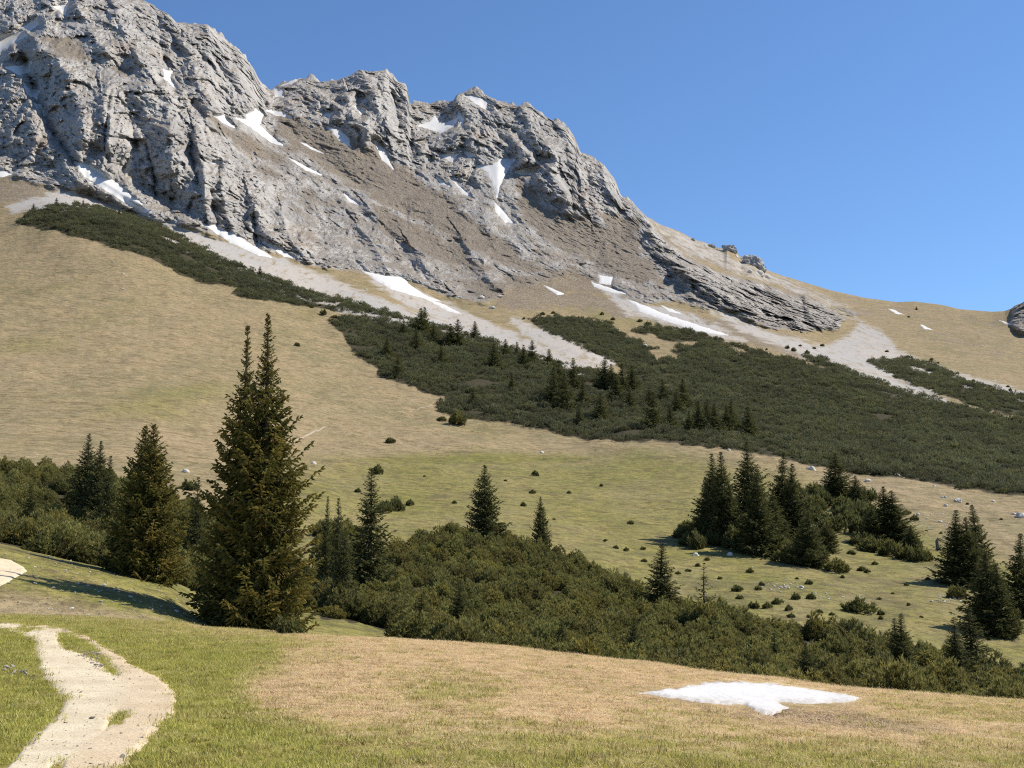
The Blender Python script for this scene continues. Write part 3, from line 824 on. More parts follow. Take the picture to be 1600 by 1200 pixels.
def mat_snow():
    b = NB('old_snow')
    p = b.pos()
    n = b.noise(p, 0.8, 5, 0.6)
    n2 = b.noise(p, 9, 4, 0.65)
    c = b.mix(b.ramp(n, 0.45, 0.75), (0.600, 0.592, 0.578), (0.530, 0.512, 0.488))
    c = b.mix(b.math('MULTIPLY', b.ramp(n2, 0.60, 0.75), 0.40), c, (0.42, 0.385, 0.34))
    rim = b.attr('rim').outputs['Fac']
    c = b.mix(b.math('MULTIPLY', b.ramp(b.math('ADD', rim, b.math('MULTIPLY', b.math('SUBTRACT', n2, 0.5), 1.2)), 0.65, 0.05), 0.65), c, (0.36, 0.31, 0.25))
    return b.finish(c, 0.7, b.bump(b.math('ADD', n2, b.math('MULTIPLY', n, 2)), 0.035, 0.8), 0.25)


def mat_needles(name, dark, lit, rust, rust_amt):
    b = NB(name)
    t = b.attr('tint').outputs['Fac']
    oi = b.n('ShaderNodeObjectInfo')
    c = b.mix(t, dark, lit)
    tone = b.attr('dry', 'INSTANCER').outputs['Fac']
    c = b.mix(b.math('MULTIPLY', tone, 0.85), c, b.mix(1.0, c, (0.62, 0.60, 0.72), 'MULTIPLY'))
    c = b.mix(b.math('MULTIPLY', b.ramp(t, 0.72, 0.98), rust_amt), c, rust)
    c = b.mix(b.math('MULTIPLY', oi.outputs['Random'], 0.35), c, b.mix(1.0, c, (0.70, 0.78, 0.62), 'MULTIPLY'))
    return b.finish(c, 0.75, None, 0.15, 0.35)


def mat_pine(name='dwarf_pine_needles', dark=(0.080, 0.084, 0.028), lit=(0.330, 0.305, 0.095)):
    b = NB(name)
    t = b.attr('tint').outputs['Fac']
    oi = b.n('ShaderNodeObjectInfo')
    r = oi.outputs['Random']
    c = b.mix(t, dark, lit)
    tone = b.attr('dry', 'INSTANCER').outputs['Fac']
    c = b.mix(b.math('MULTIPLY', tone, 0.85), c, b.mix(1.0, c, (0.62, 0.60, 0.72), 'MULTIPLY'))
    c = b.mix(b.math('MULTIPLY', b.ramp(r, 0.55, 1.0), 0.55), c, b.mix(1.0, c, (1.20, 1.05, 0.82), 'MULTIPLY'))
    c = b.mix(b.math('MULTIPLY', b.ramp(r, 0.45, 0.0), 0.40), c, b.mix(1.0, c, (0.75, 0.88, 0.90), 'MULTIPLY'))
    return b.finish(c, 0.7, None, 0.12, 0.40)


def mat_bark(name='bark', col=(0.085, 0.062, 0.045)):
    b = NB(name)
    n = b.noise(b.pos((6, 6, 1.2)), 3.0, 5, 0.7)
    c = b.mix(b.ramp(n, 0.35, 0.65), col, tuple(x * 1.9 for x in col))
    return b.finish(c, 0.95, b.bump(n, 0.03, 1.0), 0.1)


def mat_stone():
    b = NB('limestone')
    oi = b.n('ShaderNodeObjectInfo')
    p = b.pos()
    n = b.noise(p, 2.2, 6, 0.68)
    c = b.mix(b.ramp(n, 0.35, 0.65), (0.56, 0.52, 0.45), (0.72, 0.67, 0.58))
    c = b.mix(b.math('MULTIPLY', b.ramp(b.noise(p, 7, 4), 0.55, 0.7), 0.35), c, (0.32, 0.29, 0.24))
    c = b.mix(b.math('MULTIPLY', oi.outputs['Random'], 0.3), c, (0.36, 0.30, 0.22))
    return b.finish(c, 0.95, b.bump(n, 0.08, 1.0), 0.1)


def mat_crag():
    b = NB('dark_limestone')
    p = b.pos()
    n = b.noise(p, 2.2, 7, 0.72)
    c = b.mix(b.ramp(n, 0.35, 0.65), (0.250, 0.242, 0.235), (0.420, 0.402, 0.380))
    return b.finish(c, 0.95, b.bump(n, 0.25, 1.0), 0.1)


def mat_blade():
    b = NB('grass_blades')
    t = b.attr('tint').outputs['Fac']
    d = b.attr('dry', 'INSTANCER').outputs['Fac']
    r = b.n('ShaderNodeObjectInfo').outputs['Random']
    gc = b.mix(t, (0.325, 0.335, 0.066), (0.600, 0.565, 0.165))
    dc = b.mix(t, (0.640, 0.470, 0.265), (0.890, 0.720, 0.475))
    cc = b.mix(d, gc, dc)
    cc = b.mix(b.math('MULTIPLY', b.ramp(r, 0.50, 1.0), 0.85), cc, b.mix(1.0, cc, (0.42, 0.36, 0.28), 'MULTIPLY'))
    return b.finish(cc, 0.75, None, 0.15, 0.42)


M_LAND, M_MEADOW, M_TRACK, M_SNOW = mat_land(), mat_meadow(), mat_track(), mat_snow()
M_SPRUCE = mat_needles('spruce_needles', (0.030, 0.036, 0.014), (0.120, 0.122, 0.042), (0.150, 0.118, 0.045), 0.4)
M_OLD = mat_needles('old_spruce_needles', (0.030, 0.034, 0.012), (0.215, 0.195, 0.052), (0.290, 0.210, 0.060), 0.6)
M_PINE, M_BARK, M_STONE, M_BLADE = mat_pine(), mat_bark(), mat_stone(), mat_blade()
M_CRAG = mat_crag()
M_EARTH = mat_bark('trodden_earth', (0.255, 0.215, 0.155))
M_PINE_FAR = mat_pine('distant_dwarf_pine_needles', (0.070, 0.077, 0.038), (0.225, 0.226, 0.110))
M_PINE_LONE = mat_pine('lone_dwarf_pine_needles', (0.050, 0.057, 0.022), (0.195, 0.192, 0.066))
M_DEAD = mat_bark('dead_wood', (0.11, 0.095, 0.08))


# ------------------------------------------------------------------ scene helpers
def mesh_np(name, verts, faces, mats=(), smooth=False, tint=None, attrs=None, fmat=None):
    """faces: (n,3) or (n,4) int array"""
    me = bpy.data.meshes.new(name)
    verts = np.asarray(verts, dtype=f32)
    faces = np.asarray(faces, dtype=np.int32)
    k = faces.shape[1]
    me.vertices.add(len(verts))
    me.vertices.foreach_set('co', verts.ravel())
    me.loops.add(faces.size)
    me.loops.foreach_set('vertex_index', faces.ravel())
    me.polygons.add(len(faces))
    me.polygons.foreach_set('loop_start', np.arange(0, faces.size, k, dtype=np.int32))
    me.polygons.foreach_set('use_smooth', np.full(len(faces), bool(smooth)))
    for m in mats:
        me.materials.append(m)
    if fmat is not None:
        me.polygons.foreach_set('material_index', np.asarray(fmat, dtype=np.int32))
    if tint is not None:
        a = me.attributes.new('tint', 'FLOAT', 'POINT')
        a.data.foreach_set('value', np.asarray(tint, dtype=f32))
    for nm, v in (attrs or {}).items():
        if v.ndim == 2:
            a = me.attributes.new(nm, 'FLOAT_COLOR', 'POINT')
            a.data.foreach_set('color', np.concatenate([v, np.ones((len(v), 1))], 1).astype(f32).ravel())
        else:
            a = me.attributes.new(nm, 'FLOAT', 'POINT')
            a.data.foreach_set('value', v.astype(f32))
    me.update(calc_edges=True)
    return me


def link(name, me, parent=None, loc=None, rot=None, scale=None, label=None, cat=None, group=None, kind=None):
    o = bpy.data.objects.new(name, me)
    COL.objects.link(o)
    if parent is not None:
        o.parent = parent
    if loc is not None:
        o.location = tuple(float(v) for v in loc)
    if rot is not None:
        o.rotation_euler = rot
    if scale is not None:
        o.scale = scale if hasattr(scale, '__len__') else (scale,) * 3
    if label:
        o['label'] = label
    if cat:
        o['category'] = cat
    if group:
        o['group'] = group
    if kind:
        o['kind'] = kind
    return o


# ------------------------------------------------------------------ the ground sheets
M1 = np.stack([rock, scree, brown], 1)
M2 = np.stack([green, damp, litter], 1)
Fidx = (np.arange(NR - 1)[:, None] * NC + np.arange(NC - 1)[None, :])


def sheet(name, r0, r1, mat, label, smooth=True):
    nr = r1 - r0 + 1
    a = slice(r0 * NC, (r1 + 1) * NC)
    q = (np.arange(nr - 1)[:, None] * NC + np.arange(NC - 1)[None, :]).ravel()
    faces = np.stack([q, q + 1, q + NC + 1, q + NC], 1)
    me = mesh_np(name, P[a], faces, [mat], smooth, attrs={'m1': M1[a], 'm2': M2[a]})
    return link(name, me, label=label, kind='structure')


sheet('meadow', 0, ROW[4], M_MEADOW, 'foreground alpine meadow of straw coloured and green turf')
sheet('hillside', ROW[4], ROW[12], M_LAND, 'open grassy hillside rising behind the hollow')
sheet('mountain', ROW[12], NR - 1, M_LAND, 'rugged grey limestone mountain with brown turf ramps', False)


def drape(name, poly, step, mat, top, low, feather, holes=(), warp_amp=1.5, smooth_it=0, label=None, cat=None, group=None, kind=None, ystep=None, soil=None, along_ray=False, bumpy=0.0):
    """a sheet with thickness laid on the ground: stands proud inside its outline and dives under the surface at its edge"""
    A = np.asarray(poly, float)
    ys = ystep or step
    xs = np.arange(A[:, 0].min() - 3 * step, A[:, 0].max() + 3.1 * step, step)
    yy = np.arange(A[:, 1].min() - 3 * ys, A[:, 1].max() + 3.1 * ys, ys)
    GX, GY = np.meshgrid(xs, yy)
    gx, gy = GX.ravel().astype(f32), GY.ravel().astype(f32)
    w = np.stack([gx / (5 * step), gy / (5 * ys), gx * 0], 1)
    sx, sy = gx + fbm(w, 3, 15) * warp_amp * 2, gy + fbm(w + 31, 3, 16) * warp_amp * 1.4
    s = polysd(sx, sy, A)
    for hl in holes:
        s = np.minimum(s, -polysd(sx, sy, hl))
    pts = np.empty((len(yy), len(xs), 3))
    for ci, x in enumerate(xs):
        col, cp = column(x)
        for ri, y in enumerate(yy):
            r = int(np.argmax(col <= y))
            if r == 0:
                pts[ri, ci] = cp[ROW[14]]
            else:
                k = (y - col[r - 1]) / (col[r] - col[r - 1] - 1e-9)
                pts[ri, ci] = cp[r - 1] * (1 - k) + cp[r] * k
    if smooth_it:
        dep = pts[..., 1].copy()
        for _ in range(smooth_it):
            dd = np.pad(dep, 1, mode='edge')
            dep = (dd[1:-1, 1:-1] * 2 + dd[:-2, 1:-1] + dd[2:, 1:-1] + dd[1:-1, :-2] + dd[1:-1, 2:]) / 6
        pts *= (np.minimum(dep, pts[..., 1] + 1.0) / pts[..., 1])[..., None]
    pts = pts.reshape(-1, 3)
    lift = low + (top - low) * np.clip(0.5 + s / (2 * feather), 0, 1) ** 0.7
    if bumpy:
        lift = lift + bumpy * fbm(pts * [1.1, 2.2, 0], 4, 19) * (s > 0)
    if along_ray:
        pts = pts * (1 - lift * 0.7 / np.linalg.norm(pts, axis=1))[:, None]
        pts[:, 2] += lift * 0.6
    else:
        pts[:, 2] += lift
    nx = len(xs)
    q = (np.arange(len(yy) - 1)[:, None] * nx + np.arange(nx - 1)[None, :]).ravel()
    faces = np.stack([q + nx, q + nx + 1, q + 1, q], 1)
    keep = (s[faces] > -feather * 1.1).any(axis=1)
    faces = faces[keep]
    used = np.unique(faces)
    if len(used) == 0:
        return None
    remap = np.full(len(pts), -1)
    remap[used] = np.arange(len(used))
    at_ = {}
    at_['rim'] = (np.clip(0.75 + s / (feather * 3.0), 0, 1) if along_ray else np.clip(0.1 + s / (feather * 3.2), 0, 1))[used]
    if soil is not None:
        at_['soil'] = np.clip(soil(gx, gy), 0, 1)[used]
    me = mesh_np(name, pts[used], remap[faces], [mat], True, attrs=at_)
    return link(name, me, label=label, cat=cat, group=group, kind=kind)


def track_soil(gx, gy):
    """brown trodden earth on the right-hand wheel rut, pale gravel on the left"""
    rx = np.interp(gy, [974, 985, 1003, 1025, 1045, 1062, 1080, 1115, 1150, 1200, 1400], [60, 110, 150, 185, 215, 250, 272, 270, 235, 190, 90])
    w = np.interp(gy, [974, 1000, 1060, 1100, 1200, 1400], [40, 45, 60, 90, 90, 90])
    return np.clip(0.5 + (gx - (rx - w)) / 75, 0, 1) * 0.95


drape('dirt_track', TRACK, 3.0, M_TRACK, 0.022, -0.02, 5, holes=MEDIAN, warp_amp=5, label='pale gravel track curving through the foreground grass', kind='structure', ystep=2.0, soil=track_soil)
drape('dirt_track', TRACK2, 2.0, M_TRACK, 0.04, -0.06, 3, warp_amp=1.5, label='far bend of the gravel track on the bank at the left', kind='structure', ystep=1.5, soil=lambda x, y: x * 0 + 0.45)

drape('snow_patch', [(992, 1083), (1030, 1077), (1060, 1075), (1090, 1069), (1120, 1065), (1160, 1065), (1220, 1069), (1280, 1077), (1330, 1085), (1346, 1090), (1335, 1098), (1260, 1100), (1215, 1098), (1234, 1107), (1205, 1119),
                     (1182, 1113), (1165, 1102), (1110, 1099), (1050, 1092)], 3.0, M_SNOW, 0.026, -0.05, 4.0, warp_amp=4.0, ystep=1.0, label='large flat white snow patch on the straw coloured foreground meadow', cat='snow patch', group='snow patches', bumpy=0.03)
for lab, poly in SNOW:
    drape('snow_patch', poly, 1.7, M_SNOW, 0.8, -1.0, 2.4, warp_amp=1.6, smooth_it=3, label=lab, cat='snow patch', group='snow patches', along_ray=True)

FOOT = [(458, 690), (475, 682), (490, 675), (506, 668), (522, 665), (545, 660), (570, 655), (600, 650), (640, 641), (660, 637), (683, 630)]
FOOT2 = [(1308, 530), (1330, 522), (1345, 514), (1356, 508), (1372, 499), (1388, 490)]


def ribbon_poly(line, w):
    L_ = np.asarray(line, float)
    nr_ = np.gradient(L_, axis=0)
    nr_ = np.stack([-nr_[:, 1], nr_[:, 0]], 1) / np.linalg.norm(nr_, axis=1)[:, None]
    w = np.asarray(w)[:, None] if hasattr(w, '__len__') else w
    return np.concatenate([L_ + nr_ * w, (L_ - nr_ * w)[::-1]])


drape('footpath', ribbon_poly(FOOT, [1.2, 1.8, 2.2, 2.0, 1.0, 0.9, 0.9, 0.6, 1.0, 1.4, 1.0]), 1.6, M_EARTH, 0.06, -0.25, 1.6, warp_amp=2.6, label='worn pale footpath crossing the slope towards the thicket', kind='structure', soil=lambda x, y: x * 0 + 1.0)
print('ground', time.time() - T0)


# ------------------------------------------------------------------ plants
def blades_mesh(name, base, dirs, length, width, tint, mats, rng, cross=False, droop=0.12):
    """needle-covered sprays: one folded leaf-shaped pair of triangles each"""
    n = len(base)
    r = rng.normal(size=(n, 3))
    side = np.cross(dirs, r)
    side /= np.linalg.norm(side, axis=1)[:, None] + 1e-9
    length, width = length[:, None], width[:, None]

    def quads(side):
        up = np.cross(side, dirs)
        m = base + dirs * length * 0.42
        v = np.stack([base - dirs * length * 0.08, m + side * width * 0.5 + up * width * 0.12, base + dirs * length + np.array([0, 0, -1]) * length * droop, m - side * width * 0.5 + up * width * 0.12], 1)
        return v.reshape(-1, 3)
    V = quads(side)
    k = n
    if cross:
        V = np.concatenate([V, quads(np.cross(side, dirs))])
        k = 2 * n
    idx = np.arange(k) * 4
    Fc = np.concatenate([np.stack([idx, idx + 1, idx + 2], 1), np.stack([idx, idx + 2, idx + 3], 1)])
    tt = np.repeat(np.tile(tint, 2 if cross else 1), 4)
    return V, Fc, tt


def tube(path, rad, sides=7):
    path = np.asarray(path, float)
    n = len(path)
    ang = np.linspace(0, 2 * math.pi, sides, endpoint=False)
    tang = np.gradient(path, axis=0)
    tang /= np.linalg.norm(tang, axis=1)[:, None]
    V = []
    for i_ in range(n):
        t = tang[i_]
        a = np.cross(t, [0.31, 0.9, 0.2] if abs(t[2]) > 0.5 else [0, 0, 1.0])
        a /= np.linalg.norm(a)
        b_ = np.cross(t, a)
        V.append(path[i_] + rad[i_] * (np.cos(ang)[:, None] * a + np.sin(ang)[:, None] * b_))
    V = np.concatenate(V)
    fs = []
    for i_ in range(n - 1):
        for j in range(sides):
            j2 = (j + 1) % sides
            fs.append((i_ * sides + j, i_ * sides + j2, (i_ + 1) * sides + j2, (i_ + 1) * sides + j))
    return V, np.array(fs)


def make_spruce(seed, H, R, spray, whorls, prof=0.85, droop=0.35, gap=0.0, base=0.04, per=7, cross=False, rust=0.25, mat=None, lean=0.0, bulge=1.0):
    """spruce of height H and crown radius R; returns (trunk mesh, crown mesh)"""
    rng = np.random.default_rng(seed)
    Bp, Dr, Ln, Wd, Tn = [], [], [], [], []
    zs = np.linspace(base * H, H * 0.985, whorls)
    limbsV, limbsF, off = [], [], 0
    bendx, bendy = rng.normal(0, 0.012 * H, 2)

    def axis(z):
        u = z / H
        return np.array([bendx * math.sin(u * 3.1) + lean * z * u, bendy * math.sin(u * 2.4), z])
    for wi, z in enumerate(zs):
        u = (H - z) / H
        rr = R * min(1.0, (u * bulge) ** prof) * (0.93 if u < 0.9 else 0.93 - (u - 0.9) * 3)
        rr = max(rr, 0.03 * H * u + 0.05)
        if rng.random() < gap * 0.5:
            continue
        nb = max(3, int(per * (0.6 + 0.5 * u) + rng.random()))
        sf = min(1.0, max(0.40, rr / (3.2 * spray)))
        a0 = rng.random() * 6.28
        for k in range(nb):
            if rng.random() < gap:
                continue
            az = a0 + k * 6.283 / nb + rng.normal(0, 0.22)
            Lb = rr * rng.uniform(0.66, 1.12)
            if rng.random() < 0.12:
                Lb *= 1.45
            zz = z + rng.normal(0, H / whorls * 0.4)
            e0 = 0.75 - 1.15 * min(1, u * 1.6) + rng.normal(0, 0.10)
            hd = np.array([math.cos(az), math.sin(az), 0.0])
            sd_ = np.array([-hd[1], hd[0], 0.0])
            btint = np.clip(rng.normal(0.42, 0.2), 0, 1)
            nseg = max(2, int(Lb / (sf * spray * 0.55)))
            p0 = axis(min(zz, H * 0.99))
            pts_ = []
            for s_ in range(nseg + 1):
                t = s_ / nseg
                h_ = math.tan(e0) * t * 0.75 - droop * math.sin(min(1, t * 1.15) * 2.4) * (0.5 + 0.5 * u) + 0.30 * t ** 3 * min(1, u * 2)
                pts_.append(p0 + hd * Lb * t + np.array([0, 0, h_ * Lb]))
            pts_ = np.array(pts_)
            for s_ in range(nseg + 1):
                t = s_ / nseg
                if t < 0.12 and Lb > spray * 2:
                    continue
                fw = pts_[min(s_ + 1, nseg)] - pts_[max(s_ - 1, 0)]
                fw = fw / (np.linalg.norm(fw) + 1e-9)
                tl = Lb * 0.36 * (1 - t) * rng.uniform(0.6, 1.1) + sf * spray * 0.55
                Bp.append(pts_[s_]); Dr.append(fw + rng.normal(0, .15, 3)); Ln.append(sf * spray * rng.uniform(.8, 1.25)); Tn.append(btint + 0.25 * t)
                for sg in (-1, 1):
                    td = fw * rng.uniform(0.5, 0.9) + sg * sd_ * rng.uniform(0.6, 1.0) + np.array([0, 0, -rng.uniform(0.05, 0.45)])
                    td /= np.linalg.norm(td)
                    nsp = max(1, int(tl / (sf * spray * 0.6)))
                    for q in range(nsp):
                        f_ = (q + rng.random() * 0.6) / nsp
                        b_ = pts_[s_] + td * tl * f_ * 0.85 + np.array([0, 0, -0.18 * tl * f_ * f_])
                        dd = td + rng.normal(0, 0.35, 3) + np.array([0, 0, -0.15])
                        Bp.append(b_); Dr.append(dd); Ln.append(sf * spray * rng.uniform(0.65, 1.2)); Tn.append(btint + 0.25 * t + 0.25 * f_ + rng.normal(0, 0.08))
            if cross and rng.random() < 0.55:
                v_, f__ = tube(pts_[::max(1, nseg // 3)], np.linspace(0.028, 0.008, len(pts_[::max(1, nseg // 3)])) * H / 12, 4)
                limbsV.append(v_); limbsF.append(f__ + off); off += len(v_)
    # leader shoot
    for q in range(6):
        Bp.append(axis(H * (0.985 + 0.012 * q / 6) - spray * 0.3)); Dr.append(np.array([rng.normal(0, .3), rng.normal(0, .3), 1.0])); Ln.append(spray * 0.55); Tn.append(0.5)
    Bp, Dr, Ln, Tn = np.array(Bp), np.array(Dr), np.array(Ln), np.clip(np.array(Tn), 0, 1)
    Dr /= np.linalg.norm(Dr, axis=1)[:, None]
    Wd = Ln * rng.uniform(0.30, 0.46, len(Ln))
    V, Fc, tt = blades_mesh('crown', Bp, Dr, Ln, Wd, Tn, None, rng, cross)
    crown = mesh_np('spruce_crown', V, Fc, [mat or M_SPRUCE], False, tt)
    tz = np.linspace(-0.35, H * 0.97, 12)
    tp = np.array([axis(max(0, z)) + [0, 0, min(0, z)] for z in tz])
    tr = 0.017 * H * (1 - np.clip(tz / H, 0, 1)) ** 0.9 + 0.012
    tr[0] *= 1.5; tr[1] *= 1.12
    tv, tf = tube(tp, tr, 9)
    if limbsV:
        nb_ = len(tv)
        tv = np.concatenate([tv] + limbsV)
        tf = np.concatenate([tf] + [x + nb_ for x in limbsF])
    trunk = mesh_np('spruce_trunk', tv, tf, [M_BARK], True)
    return trunk, crown


def make_pine(seed, rad, hgt, nsh, size, blades=6, stems=8):
    """dwarf mountain pine: a low dome of upswept shoots, each shoot a brush of needles"""
    rng = np.random.default_rng(seed)
    Bp, Dr, Ln, Wd, Tn = [], [], [], [], []
    lob = rng.uniform(0.50, 1.20, 7)
    for k in range(nsh):
        az = rng.random() * 6.283
        q = rng.random() ** 0.55
        lb = lob[int(az / 6.2832 * 7) % 7]
        r_ = rad * q * lb
        top = hgt * (1 - 0.72 * q ** 2.2) * lb * rng.uniform(0.62, 1.06)
        z = top if rng.random() < 0.72 else top * rng.uniform(0.2, 0.9)
        ax = np.array([math.cos(az) * (0.15 + 0.55 * q), math.sin(az) * (0.15 + 0.55 * q), 1.0]) + rng.normal(0, 0.16, 3)
        ax /= np.linalg.norm(ax)
        c = np.array([math.cos(az) * r_, math.sin(az) * r_, max(0.04, z)])
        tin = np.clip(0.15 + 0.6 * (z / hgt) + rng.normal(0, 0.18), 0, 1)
        sz = size * rng.uniform(0.7, 1.25)
        a_ = np.cross(ax, [0.3, 0.5, 0.1]); a_ /= np.linalg.norm(a_)
        b_ = np.cross(ax, a_)
        ph = rng.random() * 6.28
        for j in range(blades):
            an = ph + j * 6.283 / blades
            outw = math.cos(an) * a_ + math.sin(an) * b_
            f_ = rng.uniform(0.0, 0.55)
            dd = ax * rng.uniform(0.7, 1.1) + outw * rng.uniform(0.25, 0.7)
            Bp.append(c + ax * sz * (f_ - 0.45)); Dr.append(dd / np.linalg.norm(dd)); Ln.append(sz * rng.uniform(0.55, 0.8)); Tn.append(np.clip(tin + 0.2 * f_, 0, 1))
    Bp, Dr, Ln, Tn = np.array(Bp), np.array(Dr), np.array(Ln), np.array(Tn)
    V, Fc, tt = blades_mesh('pine', Bp, Dr, Ln, Ln * rng.uniform(0.20, 0.31, len(Ln)), Tn, None, rng, False, 0.0)
    sv, sf, off = [], [], 0
    for k in range(stems):
        az = rng.random() * 6.283
        q = rng.uniform(0.3, 0.85)
        tip = np.array([math.cos(az) * rad * q, math.sin(az) * rad * q, hgt * (0.9 - 0.5 * q)])
        midp = np.array([tip[0] * 0.6, tip[1] * 0.6, tip[2] * 0.22])
        v_, f_ = tube([[0, 0, -0.15], midp, tip], [0.05 * hgt / 1.8, 0.035 * hgt / 1.8, 0.012], 4)
        sv.append(v_); sf.append(f_ + off); off += len(v_)
    return V, Fc, tt, np.concatenate(sv) if sv else None, np.concatenate(sf) if sf else None


def joined_pine(name, *a, mat=None):
    V, Fc, tt, sv, sf = make_pine(*a)
    fm = np.zeros(len(Fc), int)
    if sv is not None:
        tri = np.concatenate([sf[:, [0, 1, 2]], sf[:, [0, 2, 3]]]) + len(V)
        V = np.concatenate([V, sv])
        tt = np.concatenate([tt, np.zeros(len(sv))])
        fm = np.concatenate([fm, np.ones(len(tri), int)])
        Fc = np.concatenate([Fc, tri])
    return mesh_np(name, V, Fc, [mat or M_PINE, M_BARK], False, tt, fmat=fm)


def proto_collection(name, meshes):
    c = bpy.data.collections.new(name)
    for k, me in enumerate(meshes):
        o = bpy.data.objects.new(me.name, me)
        c.objects.link(o)
    return c


def scatter_group(coll):
    g_ = bpy.data.node_groups.new('scatter', 'GeometryNodeTree')
    g_.interface.new_socket(name='Geometry', in_out='INPUT', socket_type='NodeSocketGeometry')
    g_.interface.new_socket(name='Geometry', in_out='OUTPUT', socket_type='NodeSocketGeometry')
    N = g_.nodes
    gi, go = N.new('NodeGroupInput'), N.new('NodeGroupOutput')
    iop = N.new('GeometryNodeInstanceOnPoints')
    ci = N.new('GeometryNodeCollectionInfo')
    ci.inputs['Collection'].default_value = coll
    ci.inputs['Separate Children'].default_value = True
    ci.inputs['Reset Children'].default_value = True

    def na(nm, ty):
        x_ = N.new('GeometryNodeInputNamedAttribute')
        x_.data_type = ty
        x_.inputs['Name'].default_value = nm
        return x_.outputs[0]
    e2r = N.new('FunctionNodeEulerToRotation')
    Lk = g_.links.new
    Lk(na('rot', 'FLOAT_VECTOR'), e2r.inputs[0])
    Lk(gi.outputs[0], iop.inputs['Points'])
    Lk(ci.outputs[0], iop.inputs['Instance'])
    iop.inputs['Pick Instance'].default_value = True
    Lk(na('pick', 'INT'), iop.inputs['Instance Index'])
    Lk(e2r.outputs[0], iop.inputs['Rotation'])
    Lk(na('scl', 'FLOAT_VECTOR'), iop.inputs['Scale'])
    Lk(iop.outputs[0], go.inputs[0])
    return g_


def scatter(name, pts, rot, scl, pick, group_, label, dry=None, kind='stuff'):
    me = bpy.data.meshes.new(name)
    me.vertices.add(len(pts))
    me.vertices.foreach_set('co', pts.astype(f32).ravel())
    a = me.attributes.new('rot', 'FLOAT_VECTOR', 'POINT'); a.data.foreach_set('vector', rot.astype(f32).ravel())
    a = me.attributes.new('scl', 'FLOAT_VECTOR', 'POINT'); a.data.foreach_set('vector', scl.astype(f32).ravel())
    a = me.attributes.new('pick', 'INT', 'POINT'); a.data.foreach_set('value', pick.astype(np.int32))
    if dry is not None:
        a = me.attributes.new('dry', 'FLOAT', 'POINT'); a.data.foreach_set('value', dry.astype(f32))
    o = link(name, me, label=label, kind=kind)
    md = o.modifiers.new('scatter', 'NODES')
    md.node_group = group_
    return o


FA = None


def face_sample(weight_v, n, rng, rows=None):
    """n random points on the ground, spread evenly over the area where weight_v is set; returns positions and (row, col) of the face"""
    global FA
    if FA is None:
        d1 = PG[1:, 1:] - PG[:-1, :-1]
        d2 = PG[1:, :-1] - PG[:-1, 1:]
        FA = np.linalg.norm(np.cross(d1, d2), axis=2) * 0.5
    w = weight_v.reshape(NR, NC)[:-1, :-1] * FA
    cs = np.cumsum(w.ravel())
    if n < 1:                                   # a density per square metre
        n = int(cs[-1] * n)
    elif isinstance(n, float):
        n = int(cs[-1] * n)
    k = np.searchsorted(cs, rng.random(n) * cs[-1])
    k = np.clip(k, 0, w.size - 1)
    r_, c_ = k // (NC - 1), k % (NC - 1)
    u, v = rng.random(n)[:, None], rng.random(n)[:, None]
    p_ = PG[r_, c_] * (1 - u) * (1 - v) + PG[r_, c_ + 1] * u * (1 - v) + PG[r_ + 1, c_] * (1 - u) * v + PG[r_ + 1, c_ + 1] * u * v
    return p_, r_, c_


# ---- dwarf pine thickets
far_pines = scatter_group(proto_collection('far_pines', [joined_pine('dwarf_pine_far', 100 + k, 1.6, 1.55, 80, 0.62, 4, 0, mat=M_PINE_FAR) for k in range(5)]))
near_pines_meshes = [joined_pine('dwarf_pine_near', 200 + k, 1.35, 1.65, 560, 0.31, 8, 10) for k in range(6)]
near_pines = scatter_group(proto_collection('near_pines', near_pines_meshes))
rng = np.random.default_rng(5)
vis = (np.abs(pxf - 800) < 1000)
allt = FAR_THICKETS + NEAR_THICKETS
for k, (lab, poly) in enumerate(allt):
    nearT = k >= len(FAR_THICKETS)
    rag = fbm(BASE * ([0.09, 0.09, 0] if not nearT else [0.25, 0.25, 0]), 3, 94)
    w = np.where(tm[k] + 0.55 * rag > 0.5, 1.0, 0.0) * (tm[k] > 0.02) * vis
    hol = fbm(BASE * [0.05, 0.05, 0], 3, 91) if not nearT else fbm(BASE * [0.11, 0.11, 0], 3, 92)
    w = w * (hol > (-0.22 if not nearT else -0.16))
    w *= np.where(tm[k] > 0.94, 1.0, 0.55)
    p_, r_, c_ = face_sample(w, 0.66 if nearT else 0.33, rng)
    n = len(p_)
    rot = np.stack([rng.normal(0, 0.09, n), rng.normal(0, 0.09, n), rng.random(n) * 6.283], 1)
    hmod = fbm(p_ * ([0.16, 0.16, 0] if nearT else [0.06, 0.06, 0]), 3, 93)
    s = np.clip(np.exp(rng.normal(-0.18, 0.28, n)) * (1.0 + (0.70 if nearT else 0.85) * hmod), 0.30, 1.40 if nearT else 1.8) * (0.88 if nearT else 1.0)
    scl = np.stack([s, s, s * rng.uniform(0.8, 1.25, n)], 1)
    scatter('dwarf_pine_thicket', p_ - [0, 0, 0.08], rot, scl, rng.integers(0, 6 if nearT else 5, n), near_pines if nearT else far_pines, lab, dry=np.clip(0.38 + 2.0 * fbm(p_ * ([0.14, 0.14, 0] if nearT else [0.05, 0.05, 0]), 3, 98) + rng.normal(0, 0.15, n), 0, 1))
    print(lab[:30], n)
print('thickets', time.time() - T0)

